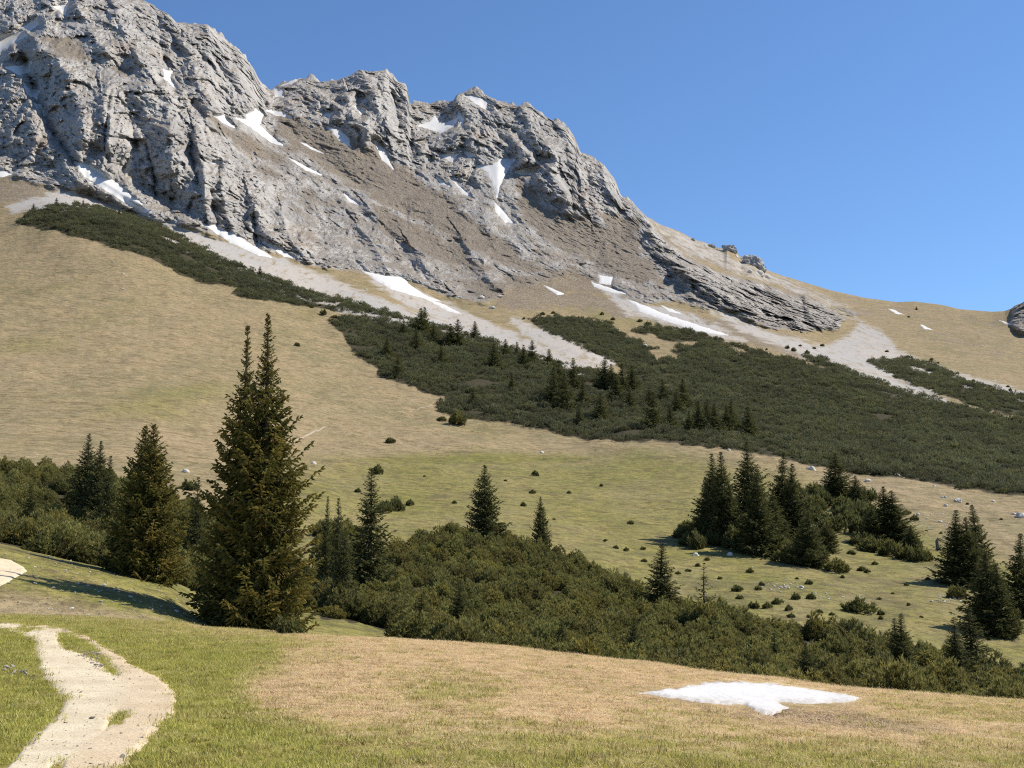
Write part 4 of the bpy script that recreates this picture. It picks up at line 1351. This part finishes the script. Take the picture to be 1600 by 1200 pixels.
# ---- small dwarf pines standing alone: (column, row of the foot, width in pixels, height / width)
ORD = ['first', 'second', 'third', 'fourth', 'fifth', 'sixth', 'seventh', 'eighth', 'ninth', 'tenth', 'eleventh', 'twelfth', 'thirteenth', 'fourteenth', 'fifteenth', 'sixteenth', 'seventeenth', 'eighteenth', 'nineteenth', 'twentieth']
bush_parts = []
for k in range(5):
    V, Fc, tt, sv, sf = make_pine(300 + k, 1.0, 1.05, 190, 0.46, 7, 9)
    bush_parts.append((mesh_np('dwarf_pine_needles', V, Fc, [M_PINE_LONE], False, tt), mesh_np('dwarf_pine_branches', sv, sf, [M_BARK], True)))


def bush(px, py, wpx, label, group='dwarf pines standing alone on the meadow', hw=0.52, var=None):
    p_ = hit(px, py)
    s = wpx * p_[1] / F / 2.0
    k = int(rng.integers(0, 5)) if var is None else var
    o = link('dwarf_pine', None, loc=p_ - [0, 0, 0.05 * s], rot=(rng.normal(0, 0.12), rng.normal(0, 0.12), rng.random() * 6.28), scale=(s * rng.uniform(0.8, 1.1), s * rng.uniform(0.6, 1.1), s * hw * rng.uniform(1.3, 2.2)), label=label, cat='shrub', group=group)
    o.empty_display_size = 0.3
    link('needles', bush_parts[k][0], o)
    link('branches', bush_parts[k][1], o)
    return o


for px, py, w_, lab in [
    (612, 692, 17, 'single dark dwarf pine on the tan slope below the pale footpath'),
    (588, 741, 24, 'flat dwarf pine just right of the tall slender spruce tip'),
    (558, 769, 11, 'tiny dwarf pine left of the tall slender spruce tip'),
    (714, 664, 34, 'rounded dwarf pine at the lower left tip of the middle thicket'),
    (689, 657, 16, 'small dwarf pine left of the rounded one at the thicket tip'),
    (465, 541, 11, 'lone dwarf pine dot high on the tan slope right of the twin spruces'),
    (1338, 956, 46, 'widest dwarf pine clump on the right meadow above the hollow'),
    (1377, 961, 16, 'small dwarf pine touching the right end of the widest clump'),
    (1310, 893, 44, 'big round dwarf pine at the front of the spruce group'),
    (1345, 892, 17, 'dwarf pine to the right of the big round one'),
    (1331, 866, 18, 'dwarf pine tucked between the spruce group and the clump behind'),
    (1417, 804, 14, 'rust tinged dwarf pine right of the spruce clump, the upper of two'),
    (1429, 813, 14, 'rust tinged dwarf pine right of the spruce clump, the lower of two'),
    (1198, 950, 22, 'middle dwarf pine of the close row on the left of the meadow'),
    (1179, 950, 20, 'left dwarf pine of the close row on the left of the meadow'),
    (1214, 944, 17, 'right dwarf pine of the close row on the left of the meadow'),
    (1420, 496, 6, 'tiny dark shrub on the right pasture skyline side'),
    (620, 798, 36, 'dwarf pine clump at the clearing right of the slender spruce'),
    (600, 800, 30, 'dwarf pine clump touching the slender spruce on its right'),
    (640, 790, 16, 'little dwarf pine above the pale clearing'),
    (325, 956, 30, 'low dwarf pine on the bank between the two big spruces'),
    (310, 942, 22, 'low dwarf pine at the foot of the left spruce pair'),
    (450, 990, 60, 'bushy young growth at the foot of the twin spruces'),
    (298, 766, 34, 'dwarf pine strip behind the gap left of the twin spruces'),
    (524, 497, 12, 'dwarf pine outlier at the upper left tip of the middle thicket'),
    (1040, 893, 9, 'small dwarf pine behind the slender spruce on the left of the meadow'),
]:
    bush(px, py, w_, lab)
small = [(836, 743, 12), (831, 771, 14), (818, 791, 11), (889, 771, 7), (764, 784, 8), (710, 787, 9), (986, 819, 13), (945, 846, 9), (963, 857, 10), (978, 861, 9), (1005, 859, 11), (1007, 878, 12), (1060, 897, 10), (1076, 893, 12), (1090, 885, 9),
         (1104, 876, 9), (1153, 924, 18), (1155, 936, 16), (1185, 922, 14), (1191, 915, 11), (1172, 895, 12), (1265, 913, 13), (1244, 937, 17), (1267, 936, 16), (1232, 954, 14), (1236, 965, 14), (1281, 957, 11), (1300, 961, 11), (1263, 965, 7), (1374, 937, 8),
         (1331, 977, 15), (1376, 968, 10), (1367, 882, 11), (1355, 895, 12), (1450, 906, 9), (1372, 826, 6), (1470, 834, 6), (1565, 812, 6), (1511, 788, 7), (1290, 880, 8), (1317, 903, 10), (1200, 838, 7), (866, 812, 6), (790, 752, 6), (663, 745, 6), (940, 760, 7),
         (1125, 905, 8), (1178, 872, 8), (1245, 905, 7), (1416, 915, 9), (1420, 946, 8), (1500, 952, 9), (1440, 965, 7), (1545, 1000, 8), (1395, 928, 7), (1215, 872, 7)]
for px, py, w_ in small:
    zone = ('on the upper meadow above the middle thicket of the hollow' if py < 812 else 'left of the spruce group on the meadow' if px < 1120 and py < 912 else
            'between the spruce group and the hollow, left half' if px < 1245 else 'in front of the spruce group, right half' if px < 1400 else 'around the spruces near the right frame edge')
    bush(px, py, w_, 'small dark dwarf pine ' + zone, 'small dwarf pines ' + zone)
upper = [(848, 492, 11), (818, 499, 8), (865, 490, 9), (940, 492, 10), (958, 500, 9), (1000, 503, 10), (1012, 508, 12), (1230, 545, 9), (1240, 549, 11), (1262, 553, 10), (1250, 541, 6), (1284, 541, 8), (1272, 545, 7), (1385, 550, 7), (1455, 563, 8), (1466, 568, 7),
         (1465, 575, 6), (1496, 584, 6), (1520, 598, 9), (1546, 606, 9), (1579, 611, 8), (1198, 547, 5), (500, 478, 7), (487, 481, 7), (1575, 605, 6), (505, 492, 16), (545, 500, 14)]
for px, py, w_ in upper:
    zone = 'at the left tip of the middle thicket' if px < 600 else 'above the left end of the right thicket' if px < 1100 else 'along the scree above the right thicket' if px < 1340 else 'above the far right strip'
    bush(px, py, w_, 'small rounded dwarf pine outlier ' + zone, 'dwarf pine outliers ' + zone)

# shrubs under and around the spruce group on the meadow
grp = [(1066, 842, 36), (1082, 832, 40), (1100, 838, 44), (1120, 852, 40), (1075, 852, 34), (1095, 857, 40), (1150, 858, 44), (1215, 868, 44), (1232, 880, 50), (1200, 862, 40), (1255, 860, 44), (1285, 845, 44), (1300, 830, 46), (1320, 820, 48), (1340, 812, 46),
       (1275, 818, 46), (1262, 800, 50), (1290, 792, 50), (1315, 798, 46), (1345, 835, 40), (1365, 862, 40), (1390, 868, 40), (1412, 874, 38), (1432, 878, 34), (1445, 876, 26), (1400, 850, 40), (1420, 860, 36), (1345, 852, 36), (1372, 846, 40), (1430, 855, 30),
       (1245, 790, 44), (1240, 830, 46), (1270, 872, 40), (1530, 960, 40), (1500, 935, 30), (1580, 985, 34), (1360, 815, 34), (1330, 790, 34), (1300, 775, 36), (1275, 778, 36), (1350, 800, 30), (1360, 782, 28)]
for px, py, w_ in grp:
    zone = ('at the left foot of the spruce group' if px < 1130 else 'along the front of the spruce group' if py >= 843 and px < 1320 else 'in the middle hollow of the spruce group' if px < 1335 else
            'around the spruce clump beside the boulders' if px < 1470 else 'under the spruces near the right frame edge')
    bush(px, py, w_, 'dwarf pine grown into its neighbours ' + zone, 'dwarf pines ' + zone, 0.62)

# ---- spruces
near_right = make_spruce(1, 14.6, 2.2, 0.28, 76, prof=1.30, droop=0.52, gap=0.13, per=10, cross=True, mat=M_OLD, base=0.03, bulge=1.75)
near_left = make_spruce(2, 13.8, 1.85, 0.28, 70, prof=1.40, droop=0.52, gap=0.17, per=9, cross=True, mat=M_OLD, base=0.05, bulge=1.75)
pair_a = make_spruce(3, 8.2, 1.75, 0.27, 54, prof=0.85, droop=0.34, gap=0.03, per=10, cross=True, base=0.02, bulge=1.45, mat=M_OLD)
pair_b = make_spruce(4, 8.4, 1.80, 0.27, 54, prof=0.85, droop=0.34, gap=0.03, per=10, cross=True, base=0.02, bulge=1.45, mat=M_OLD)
MID = {
    'dense': [make_spruce(10 + k, 10.0, 2.7, 0.42, 38, prof=0.85, droop=0.26, gap=0.02, per=11, base=0.01, bulge=1.2) for k in range(3)],
    'tall': [make_spruce(20 + k, 12.0, 2.3, 0.44, 46, prof=0.90, droop=0.34, gap=0.04, per=11, base=0.02, bulge=1.35) for k in range(4)],
    'slim': [make_spruce(30 + k, 9.0, 1.5, 0.34, 44, prof=0.72, droop=0.30, gap=0.07, per=9, base=0.03, bulge=1.0) for k in range(3)],
    'sparse': [make_spruce(40 + k, 9.0, 1.8, 0.36, 28, prof=0.85, droop=0.22, gap=0.25, per=6, base=0.14, bulge=1.1) for k in range(2)],
    'far': [make_spruce(50 + k, 9.0, 2.3, 0.75, 24, prof=0.78, droop=0.24, gap=0.02, per=9, base=0.01, bulge=1.2) for k in range(4)],
}
PH = {'dense': 10.0, 'tall': 12.0, 'slim': 9.0, 'sparse': 9.0, 'far': 9.0}
PR = {'dense': 2.3, 'tall': 1.75, 'slim': 1.0, 'sparse': 1.5, 'far': 1.9}
print('spruce meshes', time.time() - T0, [len(x[1].polygons) for x in (near_right, near_left, pair_a, MID['dense'][0], MID['tall'][0], MID['slim'][0], MID['far'][0])])


def spruce(px, top, foot, mesh, H0, label, group='spruces', Y=None, foot_is_hit=True, wid=None, R0=None, rz=None):
    """foot: the image row of its foot (a ground hit); with Y, the foot is the ground at that distance"""
    p_ = at(px, Y) if Y is not None else hit(px, foot)
    e_top = float(py2e(top))
    Hh = max(1.0, e_top * p_[1] - p_[2])
    s = Hh / H0
    sx = s if wid is None else wid * p_[1] / F / R0
    rot = rz if rz is not None else rng.random() * 6.28
    o = link('spruce', None, loc=p_, rot=(rng.normal(0, .012), rng.normal(0, .012), rot), scale=(sx, sx, s), label=label, cat='spruce', group=group)
    link('trunk', mesh[0], o)
    link('crown', mesh[1], o)
    return o


spruce(409, 486, 0, near_right, 14.6, 'right and taller of the twin old spruces at the meadow edge, rust tinged', Y=50, rz=0.4)
spruce(364, 506, 0, near_left, 13.8, 'left and slimmer of the twin old spruces at the meadow edge', Y=51.2, rz=2.0)
spruce(210, 664, 0, pair_a, 8.2, 'left top of the bushy spruce pair on the bank at the left', 'spruce pair on the left bank', Y=60)
spruce(230, 662, 0, pair_b, 8.4, 'right top of the bushy spruce pair on the bank at the left', 'spruce pair on the left bank', Y=59.2)
mid_list = [  # column, top row, distance, kind, half width in pixels, label
    (131, 677, 118, 'tall', 22, 'left of two dark spruces sticking out of the left thicket'),
    (148, 689, 116, 'tall', 20, 'right of two dark spruces sticking out of the left thicket'),
    (45, 758, 100, 'slim', 16, 'small spruce inside the left thicket near the frame edge'),
    (168, 712, 112, 'slim', 14, 'small spruce between the two dark spruces and the bushy pair'),
    (305, 745, 108, 'slim', 15, 'small spruce behind the gap between bushy pair and twin spruces'),
    (574, 731, 104, 'slim', 28, 'tall spruce with a bare spire tip right of the twin spruces'),
    (538, 824, 84, 'slim', 19, 'slim spruce in front of the spire tipped spruce'),
    (527, 778, 100, 'slim', 13, 'ragged spruce between the twin spruces and the spire tipped one'),
    (507, 775, 110, 'slim', 9, 'small ragged spruce close behind the twin spruces'),
    (760, 726, 150, 'dense', 29, 'dense broad cone spruce standing alone at the meadow edge'),
    (847, 776, 147, 'dense', 15, 'small neat spruce right of the dense broad cone spruce'),
    (1036, 849, 112, 'slim', 24, 'thin dark spruce left of the sparse see-through tree'),
    (1104, 879, 104, 'sparse', 24, 'sparse see-through conifer above the right thicket'),
    (658, 928, 74, 'slim', 22, 'dark little spruce at the front of the middle thicket'),
    (720, 906, 84, 'slim', 17, 'thin little spruce inside the middle thicket'),
    (993, 964, 66, 'dense', 20, 'young spruce at the front edge of the thicket left of the snow patch'),
    (1262, 1004, 60, 'dense', 26, 'young spruce with a sunlit right side above the snow patch'),
    (1412, 958, 80, 'slim', 18, 'right of two spruces rising from the right thicket'),
    (1399, 966, 82, 'slim', 16, 'left of two spruces rising from the right thicket'),
    (1497, 964, 74, 'slim', 22, 'left of two slim spruces at the right end of the thicket'),
    (1523, 948, 77, 'slim', 26, 'right of two slim spruces at the right end of the thicket'),
    (1325, 1020, 66, 'slim', 14, 'small spruce in the thicket right of the sunlit young spruce'),
    (1214, 990, 72, 'slim', 14, 'small spruce in the thicket left of the sunlit young spruce'),
    (878, 968, 76, 'slim', 12, 'tiny spruce in the thicket below the small neat spruce'),
]
for k, (px, top, Y, kd, hw, lab) in enumerate(mid_list):
    spruce(px, top, 0, MID[kd][k % len(MID[kd])], PH[kd], lab, 'spruces around the hollow', Y=Y, wid=hw, R0=PR[kd])
grp_list = [  # column, top row, foot row, kind, half width
    (1116, 709, 846, 'tall', 23, 'left of the two front spires in the spruce group'),
    (1129, 706, 850, 'tall', 24, 'right of the two front spires in the spruce group'),
    (1103, 745, 842, 'tall', 18, 'short outermost spruce on the left of the spruce group'),
    (1142, 756, 852, 'tall', 18, 'short spruce right of the two front spires'),
    (1170, 690, 846, 'tall', 30, 'tallest spruce of the group, behind its paler neighbour'),
    (1187, 733, 866, 'tall', 28, 'paler broad spruce in front of the tallest one'),
    (1224, 706, 845, 'tall', 24, 'pointed dark spruce in the centre right of the group'),
    (1241, 724, 852, 'tall', 24, 'dark spruce leaning close behind the pointed one'),
    (1210, 765, 858, 'tall', 20, 'low spruce filling the gap in the middle of the group'),
    (1264, 798, 884, 'dense', 28, 'frontmost low spruce of the group'),
    (1292, 815, 862, 'dense', 18, 'small spruce right of the frontmost low one'),
    (1308, 708, 786, 'tall', 24, 'dark spruce set back on the right of the group'),
    (1338, 743, 794, 'dense', 18, 'shorter spruce at the right foot of the set back one'),
    (1383, 760, 846, 'tall', 22, 'left tip of the spruce clump beside the boulders'),
    (1393, 766, 848, 'tall', 26, 'right tip of the spruce clump beside the boulders'),
    (1365, 788, 850, 'dense', 22, 'low spruce on the left of the clump beside the boulders'),
    (1425, 822, 862, 'dense', 16, 'small spruce on the right of the clump beside the boulders'),
    (1500, 797, 914, 'tall', 26, 'left spruce of the three on the right edge of the meadow'),
    (1526, 788, 908, 'tall', 22, 'slender taller spruce of the three on the right edge of the meadow'),
    (1514, 808, 916, 'tall', 24, 'middle spruce of the three on the right edge of the meadow'),
    (1546, 864, 990, 'tall', 32, 'broad spruce with ground length branches in front of the three'),
    (1562, 880, 994, 'dense', 28, 'right half of the broad front pair near the right frame edge'),
    (1600, 833, 962, 'tall', 26, 'spruce cut by the right frame edge'),
]
for k, (px, top, foot, kd, hw, lab) in enumerate(grp_list):
    spruce(px, top, foot, MID[kd][k % len(MID[kd])], PH[kd], lab, 'spruces of the meadow group', wid=hw, R0=PR[kd])
far_list = [(657, 488, 520), (664, 486, 518), (630, 505, 524), (650, 520, 545), (678, 512, 536), (704, 512, 540), (715, 506, 540), (742, 508, 528), (605, 535, 558), (622, 560, 590), (690, 545, 570), (772, 543, 575), (790, 536, 560), (808, 540, 560), (832, 538, 566),
            (818, 545, 572), (858, 552, 574), (874, 570, 625), (866, 580, 632), (882, 590, 640), (896, 566, 606), (910, 600, 632), (945, 566, 606), (956, 575, 610), (972, 574, 612), (988, 578, 612), (940, 620, 655), (905, 640, 664), (964, 590, 630), (1022, 618, 668), (1016, 612, 640),
            (1036, 600, 626), (1068, 598, 640), (1060, 614, 646), (1092, 632, 676), (1106, 630, 662), (1118, 636, 676), (1143, 634, 670), (1136, 640, 672), (1170, 642, 682), (740, 612, 634), (800, 590, 612), (1048, 640, 668), (1078, 648, 676), (985, 610, 640)]
far_list.sort()
for k, (px, top, foot) in enumerate(far_list):
    rowname = 'upper' if foot < 600 else 'lower'
    same = [q for q in far_list if ('upper' if q[2] < 600 else 'lower') == rowname]
    j = same.index((px, top, foot))
    if j < len(same) / 2:
        lab = '%s from the left of the small spruces on the %s half of the middle thicket' % (ORD[j], rowname)
    else:
        lab = '%s from the right of the small spruces on the %s half of the middle thicket' % (ORD[len(same) - 1 - j], rowname)
    kd = 'far'
    top -= 6
    spruce(px, top, foot, MID[kd][k % 4], PH[kd], lab, 'small spruces in the middle thicket', wid=(foot - top) * rng.uniform(0.25, 0.34), R0=PR[kd])
for px, top, foot, lab in [(88, 309, 322, 'tiny spruce at the top of the dark band, first from the left'), (130, 312, 322, 'tiny spruce at the top of the dark band, second from the left'),
                           (52, 318, 330, 'tiny spruce at the left tip of the dark band'), (406, 416, 432, 'tiny spruce on the upper edge of the dark band, halfway down'), (186, 326, 338, 'tiny spruce at the top of the dark band, third from the left'),
                           (1432, 478, 484, 'tiny lone conifer near the crest of the right pasture')]:
    spruce(px, top, foot, MID['far'][1], PH['far'], lab, 'tiny spruces above the tan slope', wid=(foot - top) * 0.3, R0=PR['far'])
print('spruces', time.time() - T0)


# ------------------------------------------------------------------ stones
def make_stone(seed, sub=3, flat=0.6, mat=None, rough=0.0):
    import bmesh
    bm = bmesh.new()
    bmesh.ops.create_icosphere(bm, subdivisions=sub, radius=1.0)
    V = np.array([v.co[:] for v in bm.verts])
    fs = np.array([[v.index for v in f.verts] for f in bm.faces])
    bm.free()
    r = 1 + 0.42 * facet(V * 0.9 + seed * 3.1, seed) + 0.10 * fbm(V * 3 + seed, 3, seed)
    if rough:
        r = r + rough * facet(V * 2.1 + seed, seed + 5) + 0.6 * rough * facet(V * 4.3 + seed, seed + 6)
    V = V * r[:, None] * [1.0, 0.75, flat]
    return mesh_np('stone', V, fs, [mat or M_STONE], False)


OUT = [(1140, 391, 20), (1176, 412, 34), (1112, 386, 14), (1190, 420, 16), (1083, 376, 9), (1587, 502, 60)]
stones = [make_stone(s_, 3) for s_ in (1, 2, 3, 4, 5)]
pebs = [make_stone(s_, 1) for s_ in (6, 7, 8)]


def stone(px, py, wpx, label, group='limestone boulders on the meadow', me=None):
    p_ = hit(px, py)
    s = wpx * p_[1] / F / 2
    return link('boulder', me or stones[int(rng.integers(0, 5))], loc=p_ + [0, 0, 0.12 * s], rot=(rng.normal(0, .2), rng.normal(0, .2), rng.random() * 6.28), scale=s, label=label, cat='boulder', group=group)


for px, py, w_, lab in [
    (1497, 784, 15, 'largest pale boulder on the meadow behind the right spruces'), (1477, 791, 9, 'low pale stone just left of the largest boulder'), (1474, 778, 9, 'flat stone up left of the largest boulder'),
    (1594, 808, 20, 'long flat slab of rock at the right frame edge'), (1584, 804, 8, 'small stone left of the long slab'), (1372, 739, 7, 'stone near the thicket edge, left of two'), (1403, 743, 8, 'stone near the thicket edge, right of two'),
    (1356, 752, 13, 'low double stone right of the set back spruce'), (1434, 805, 10, 'white stone right of the rust tinged dwarf pines'), (1268, 734, 14, 'flat grey stone between the pointed and set back spruces'), (1460, 760, 6, 'small stone in the middle of the upper right meadow'),
    (1552, 784, 7, 'small stone on the upper right meadow near the frame edge'), (1087, 868, 11, 'white stone at the left foot of the spruce group'), (1140, 868, 13, 'low grey stone below the spruce group'), (1469, 816, 8, 'dark rust coloured stone left of the three right spruces'),
    (290, 738, 15, 'white stone in the gap left of the twin spruces'), (490, 725, 10, 'white stone right of the twin spruces'), (847, 708, 9, 'brownish stone on the orange strip under the middle thicket'), (572, 452, 5, 'tiny dark stone on the scree tongue'),
    (769, 482, 11, 'dark rounded block below the middle cliffs'), (752, 466, 14, 'dark rubble block above the rounded one'), (780, 464, 9, 'dark block right of the rubble block'), (1252, 918, 8, 'pale stone beside a dwarf pine right of the rubble'), (1139, 704, 7, 'stone on the thicket edge behind the spruce tops'),
    (192, 428, 5, 'white stone on the tan slope below the dark band, upper'), (176, 409, 4, 'white stone on the tan slope below the dark band, topmost'), (191, 452, 5, 'white stone on the tan slope below the dark band, lower'),
    (1008, 541, 10, 'pale stone in the right thicket clearing'), (1118, 624, 6, 'white stone dot in the wide right thicket'), (163, 915, 9, 'stone on the bank left of the bushy spruce pair'), (137, 916, 6, 'little stone on the bank further left'), (122, 912, 6, 'leftmost little stone on the bank'),
]:
    stone(px, py, w_, lab)
for k, (px, py, w_) in enumerate(OUT[:5]):
    p_ = hit(px, py)
    s = w_ * p_[1] / F / 2
    link('rock_outcrop', make_stone(60 + k, 4, 0.85, M_CRAG, 0.38), loc=p_ - [0, 0, 0.10 * s], rot=(0.0, 0.35, 0.4 * k), scale=(s, s, s), cat='rock outcrop', group='rock outcrops on the right ridge',
         label=['small rock tooth on the right ridge line, third from the right', 'largest jagged rock knob on the right ridge line', 'low rock hump on the ridge left of the small tooth', 'low rock at the right foot of the largest ridge knob', 'tiny rock on the ridge line, uppermost of the row'][k])
for px, py, w_ in [(1160, 405, 16), (1126, 392, 13), (1186, 426, 18), (1199, 434, 12), (1102, 384, 10), (1170, 425, 12), (1150, 400, 10)]:
    p_ = hit(px, py)
    s = w_ * p_[1] / F / 2
    link('rock_outcrop', stones[int(rng.integers(0, 5))], loc=p_ - [0, 0, 0.2 * s], rot=(0, 0.5, rng.random() * 6.28), scale=(s, s, s * 0.9), label='low broken rock sticking out of the turf beside the ridge knobs', cat='rock outcrop', group='low rocks beside the ridge knobs')
cl = []
for cx, cy, sx_, sy_, n, lo, hi in [(1222, 917, 14, 4, 26, 2, 6), (1290, 931, 14, 3.5, 18, 2, 6), (1343, 936, 12, 3, 12, 2, 5), (1484, 936, 12, 5, 30, 2, 7), (1445, 828, 22, 16, 46, 1.5, 5), (1480, 870, 50, 30, 40, 1.2, 4), (1400, 775, 60, 16, 36, 1.2, 4), (1520, 800, 50, 20, 20, 1.2, 4),
                                    (1180, 905, 90, 22, 24, 1.2, 3.5)]:
    for k in range(n):
        cl.append((cx + rng.normal() * sx_, cy + rng.normal() * sy_, rng.uniform(lo, hi)))
for px, py, w_ in cl:
    if 20 < px < 1640:
        stone(px, py, w_, 'small pale stone scattered on the meadow around the spruce groups', 'small pale stones on the meadow', pebs[int(rng.integers(0, 3))])

# loose stones on and beside the track
pebble_coll = proto_collection('pebbles', pebs)
pebble_grp = scatter_group(pebble_coll)
tw = np.where(nearf & (rowi > ROW[1] - 4), soft(pxf, pyf, TRACK, 4), 0)
for h_ in MEDIAN:
    tw *= 1 - soft(pxf, pyf, h_, 3)
w = tw * 0.6 + np.where(nearf, soft(pxf, pyf, [(-30, 1030), (20, 1036), (40, 1050), (70, 1062), (60, 1070), (20, 1058), (-30, 1052)], 4), 0) * 1.6 + np.where(nearf, soft(pxf, pyf, [(120, 1012), (150, 1022), (168, 1046), (150, 1046), (122, 1026)], 4), 0) * 1.8
p_, r_, c_ = face_sample(w.astype(float), 1300, rng)
n = len(p_)
s = 0.006 * np.exp(rng.normal(0, 0.55, n))
s = np.where(w.reshape(NR, NC)[r_, c_] > 1.0, s * 2.2, s)
scatter('loose_gravel', p_ + np.stack([s * 0, s * 0, 0.02 + s * 0.3], 1), np.stack([rng.normal(0, .3, n), rng.normal(0, .3, n), rng.random(n) * 6.28], 1), np.stack([s, s, s * 0.6], 1), rng.integers(0, 3, n), pebble_grp,
        'loose pale gravel and stones on the track')

w = np.where(bank & (np.abs(pxf - 200) < 260), soft(pxf, pyf, [(-20, 880), (60, 872), (130, 890), (230, 905), (300, 940), (350, 985), (-20, 985)], 10), 0)
p_, r_, c_ = face_sample(w.astype(float), 420, rng)
n = len(p_)
s = 0.035 * np.exp(rng.normal(0, 0.5, n))
scatter('loose_gravel', p_ + [0, 0, 0.02], np.stack([rng.normal(0, .3, n), rng.normal(0, .3, n), rng.random(n) * 6.28], 1), np.stack([s, s, s * 0.7], 1), rng.integers(0, 3, n), pebble_grp,
        'loose white stones strewn over the grassy bank at the left')

# dead snag beside the spruces
sg = hit(1465, 860)
ss = 1.0 / F * sg[1]
snag = link('dead_snag', None, loc=sg, label='grey broken tree stump with a bent bare branch left of the three right spruces', cat='tree stump')
tv, tf = tube([[0, 0, -0.2], [0.02, 0, 6 * ss], [-0.4 * ss, 0, 14 * ss], [1.5 * ss, 0, 19 * ss]], [3.6 * ss, 2.6 * ss, 2.4 * ss, 1.0 * ss], 7)
link('trunk', mesh_np('snag_trunk', tv, tf, [M_DEAD], True), snag)
tv, tf = tube([[0, 0, 17 * ss], [5 * ss, 0, 18 * ss], [10 * ss, 0, 15 * ss], [14 * ss, 1 * ss, 16 * ss]], [1.5 * ss, 1.2 * ss, 0.9 * ss, 0.3 * ss], 5)
link('branch', mesh_np('snag_branch', tv, tf, [M_DEAD], True), snag)
tv, tf = tube([[0, 0, 1 * ss], [4 * ss, 0, 1.0 * ss], [8 * ss, 0, -4 * ss], [9 * ss, 0, -8 * ss]], [1.6 * ss, 1.0 * ss, 0.8 * ss, 0.3 * ss], 5)
link('root', mesh_np('snag_root', tv, tf, [M_DEAD], True), snag)


# ------------------------------------------------------------------ grass of the foreground
def tuft(seed, n, h, spread, tilt=0.75, wid=0.0035):
    rng_ = np.random.default_rng(seed)
    b_ = np.stack([rng_.normal(0, spread, n), rng_.normal(0, spread, n), rng_.uniform(0, 0.012, n)], 1)
    az = rng_.random(n) * 6.283
    til = np.clip(np.abs(rng_.normal(tilt, 0.35, n)), 0, 1.5)
    d_ = np.stack([np.cos(az) * np.sin(til), np.sin(az) * np.sin(til), np.cos(til)], 1)
    L_ = h * rng_.uniform(0.5, 1.3, n)
    sdv = np.stack([-np.sin(az), np.cos(az), az * 0], 1) * (wid * rng_.uniform(0.7, 1.4, n))[:, None]
    tip = b_ + d_ * L_[:, None]
    V = np.stack([b_ - sdv, b_ + sdv, tip], 1).reshape(-1, 3)
    i_ = np.arange(n) * 3
    return mesh_np('grass_tuft', V, np.stack([i_, i_ + 1, i_ + 2], 1), [M_BLADE], False, np.repeat(rng_.random(n), 3))


grass_grp = scatter_group(proto_collection('grass_tufts', [tuft(400 + k, 46, 0.042, 0.06) for k in range(4)] + [tuft(410 + k, 46, 0.060, 0.07, 1.32, 0.004) for k in range(4)]))
inview = (np.abs(pxf - 800) < 860) & (rowi >= ROW[1] - 2) & (rowi <= ROW[3] + 3)
snowfg = soft(pxf, pyf, [(985, 1083), (1120, 1062), (1220, 1066), (1350, 1090), (1335, 1102), (1234, 1110), (1205, 1122), (1165, 1106), (1050, 1096)], 3)
twn = np.where(nearf, soft(pxf + 3 * wx, pyf + 1.5 * wy, TRACK, 6), 0)
for h_ in MEDIAN:
    twn *= 1 - soft(pxf, pyf, h_, 5)
twn = np.clip(twn * 1.5 - 0.15 + 0.3 * fbm(BASE * [3.0, 3.0, 0], 3, 97), 0, 1)
gw = inview * (1 - twn) * np.where(tw > 0.97, 0.06, 1.0) * (1 - np.clip(snowfg * 1.6, 0, 1))
p_, r_, c_ = face_sample(gw.astype(float), 62000, rng)
n = len(p_)
dryv = 1 - green.reshape(NR, NC)[r_, c_]
dryv = np.clip(dryv + fbm(p_ * [0.8, 1.6, 0], 4, 95) * 0.75 + rng.normal(0, 0.28, n), 0, 1)
dryv = np.clip((dryv - 0.5) * 1.3 + 0.5, 0, 1)
s = rng.uniform(0.6, 1.35, n) * (1 + 0.5 * fbm(p_ * [1.2, 1.2, 0], 3, 96)) * np.where(dryv > 0.5, 0.85, 1.05)
scatter('meadow_grass', p_ - [0, 0, 0.004], np.stack([rng.normal(0, .1, n), rng.normal(0, .1, n), rng.random(n) * 6.28], 1), np.stack([s, s, s * np.where(dryv > 0.5, 0.7, 1.0)], 1), np.where(dryv > 0.5, 4, 0) + rng.integers(0, 4, n), grass_grp,
        'short green and straw coloured grass of the foreground meadow', dry=dryv)
print('done', time.time() - T0)
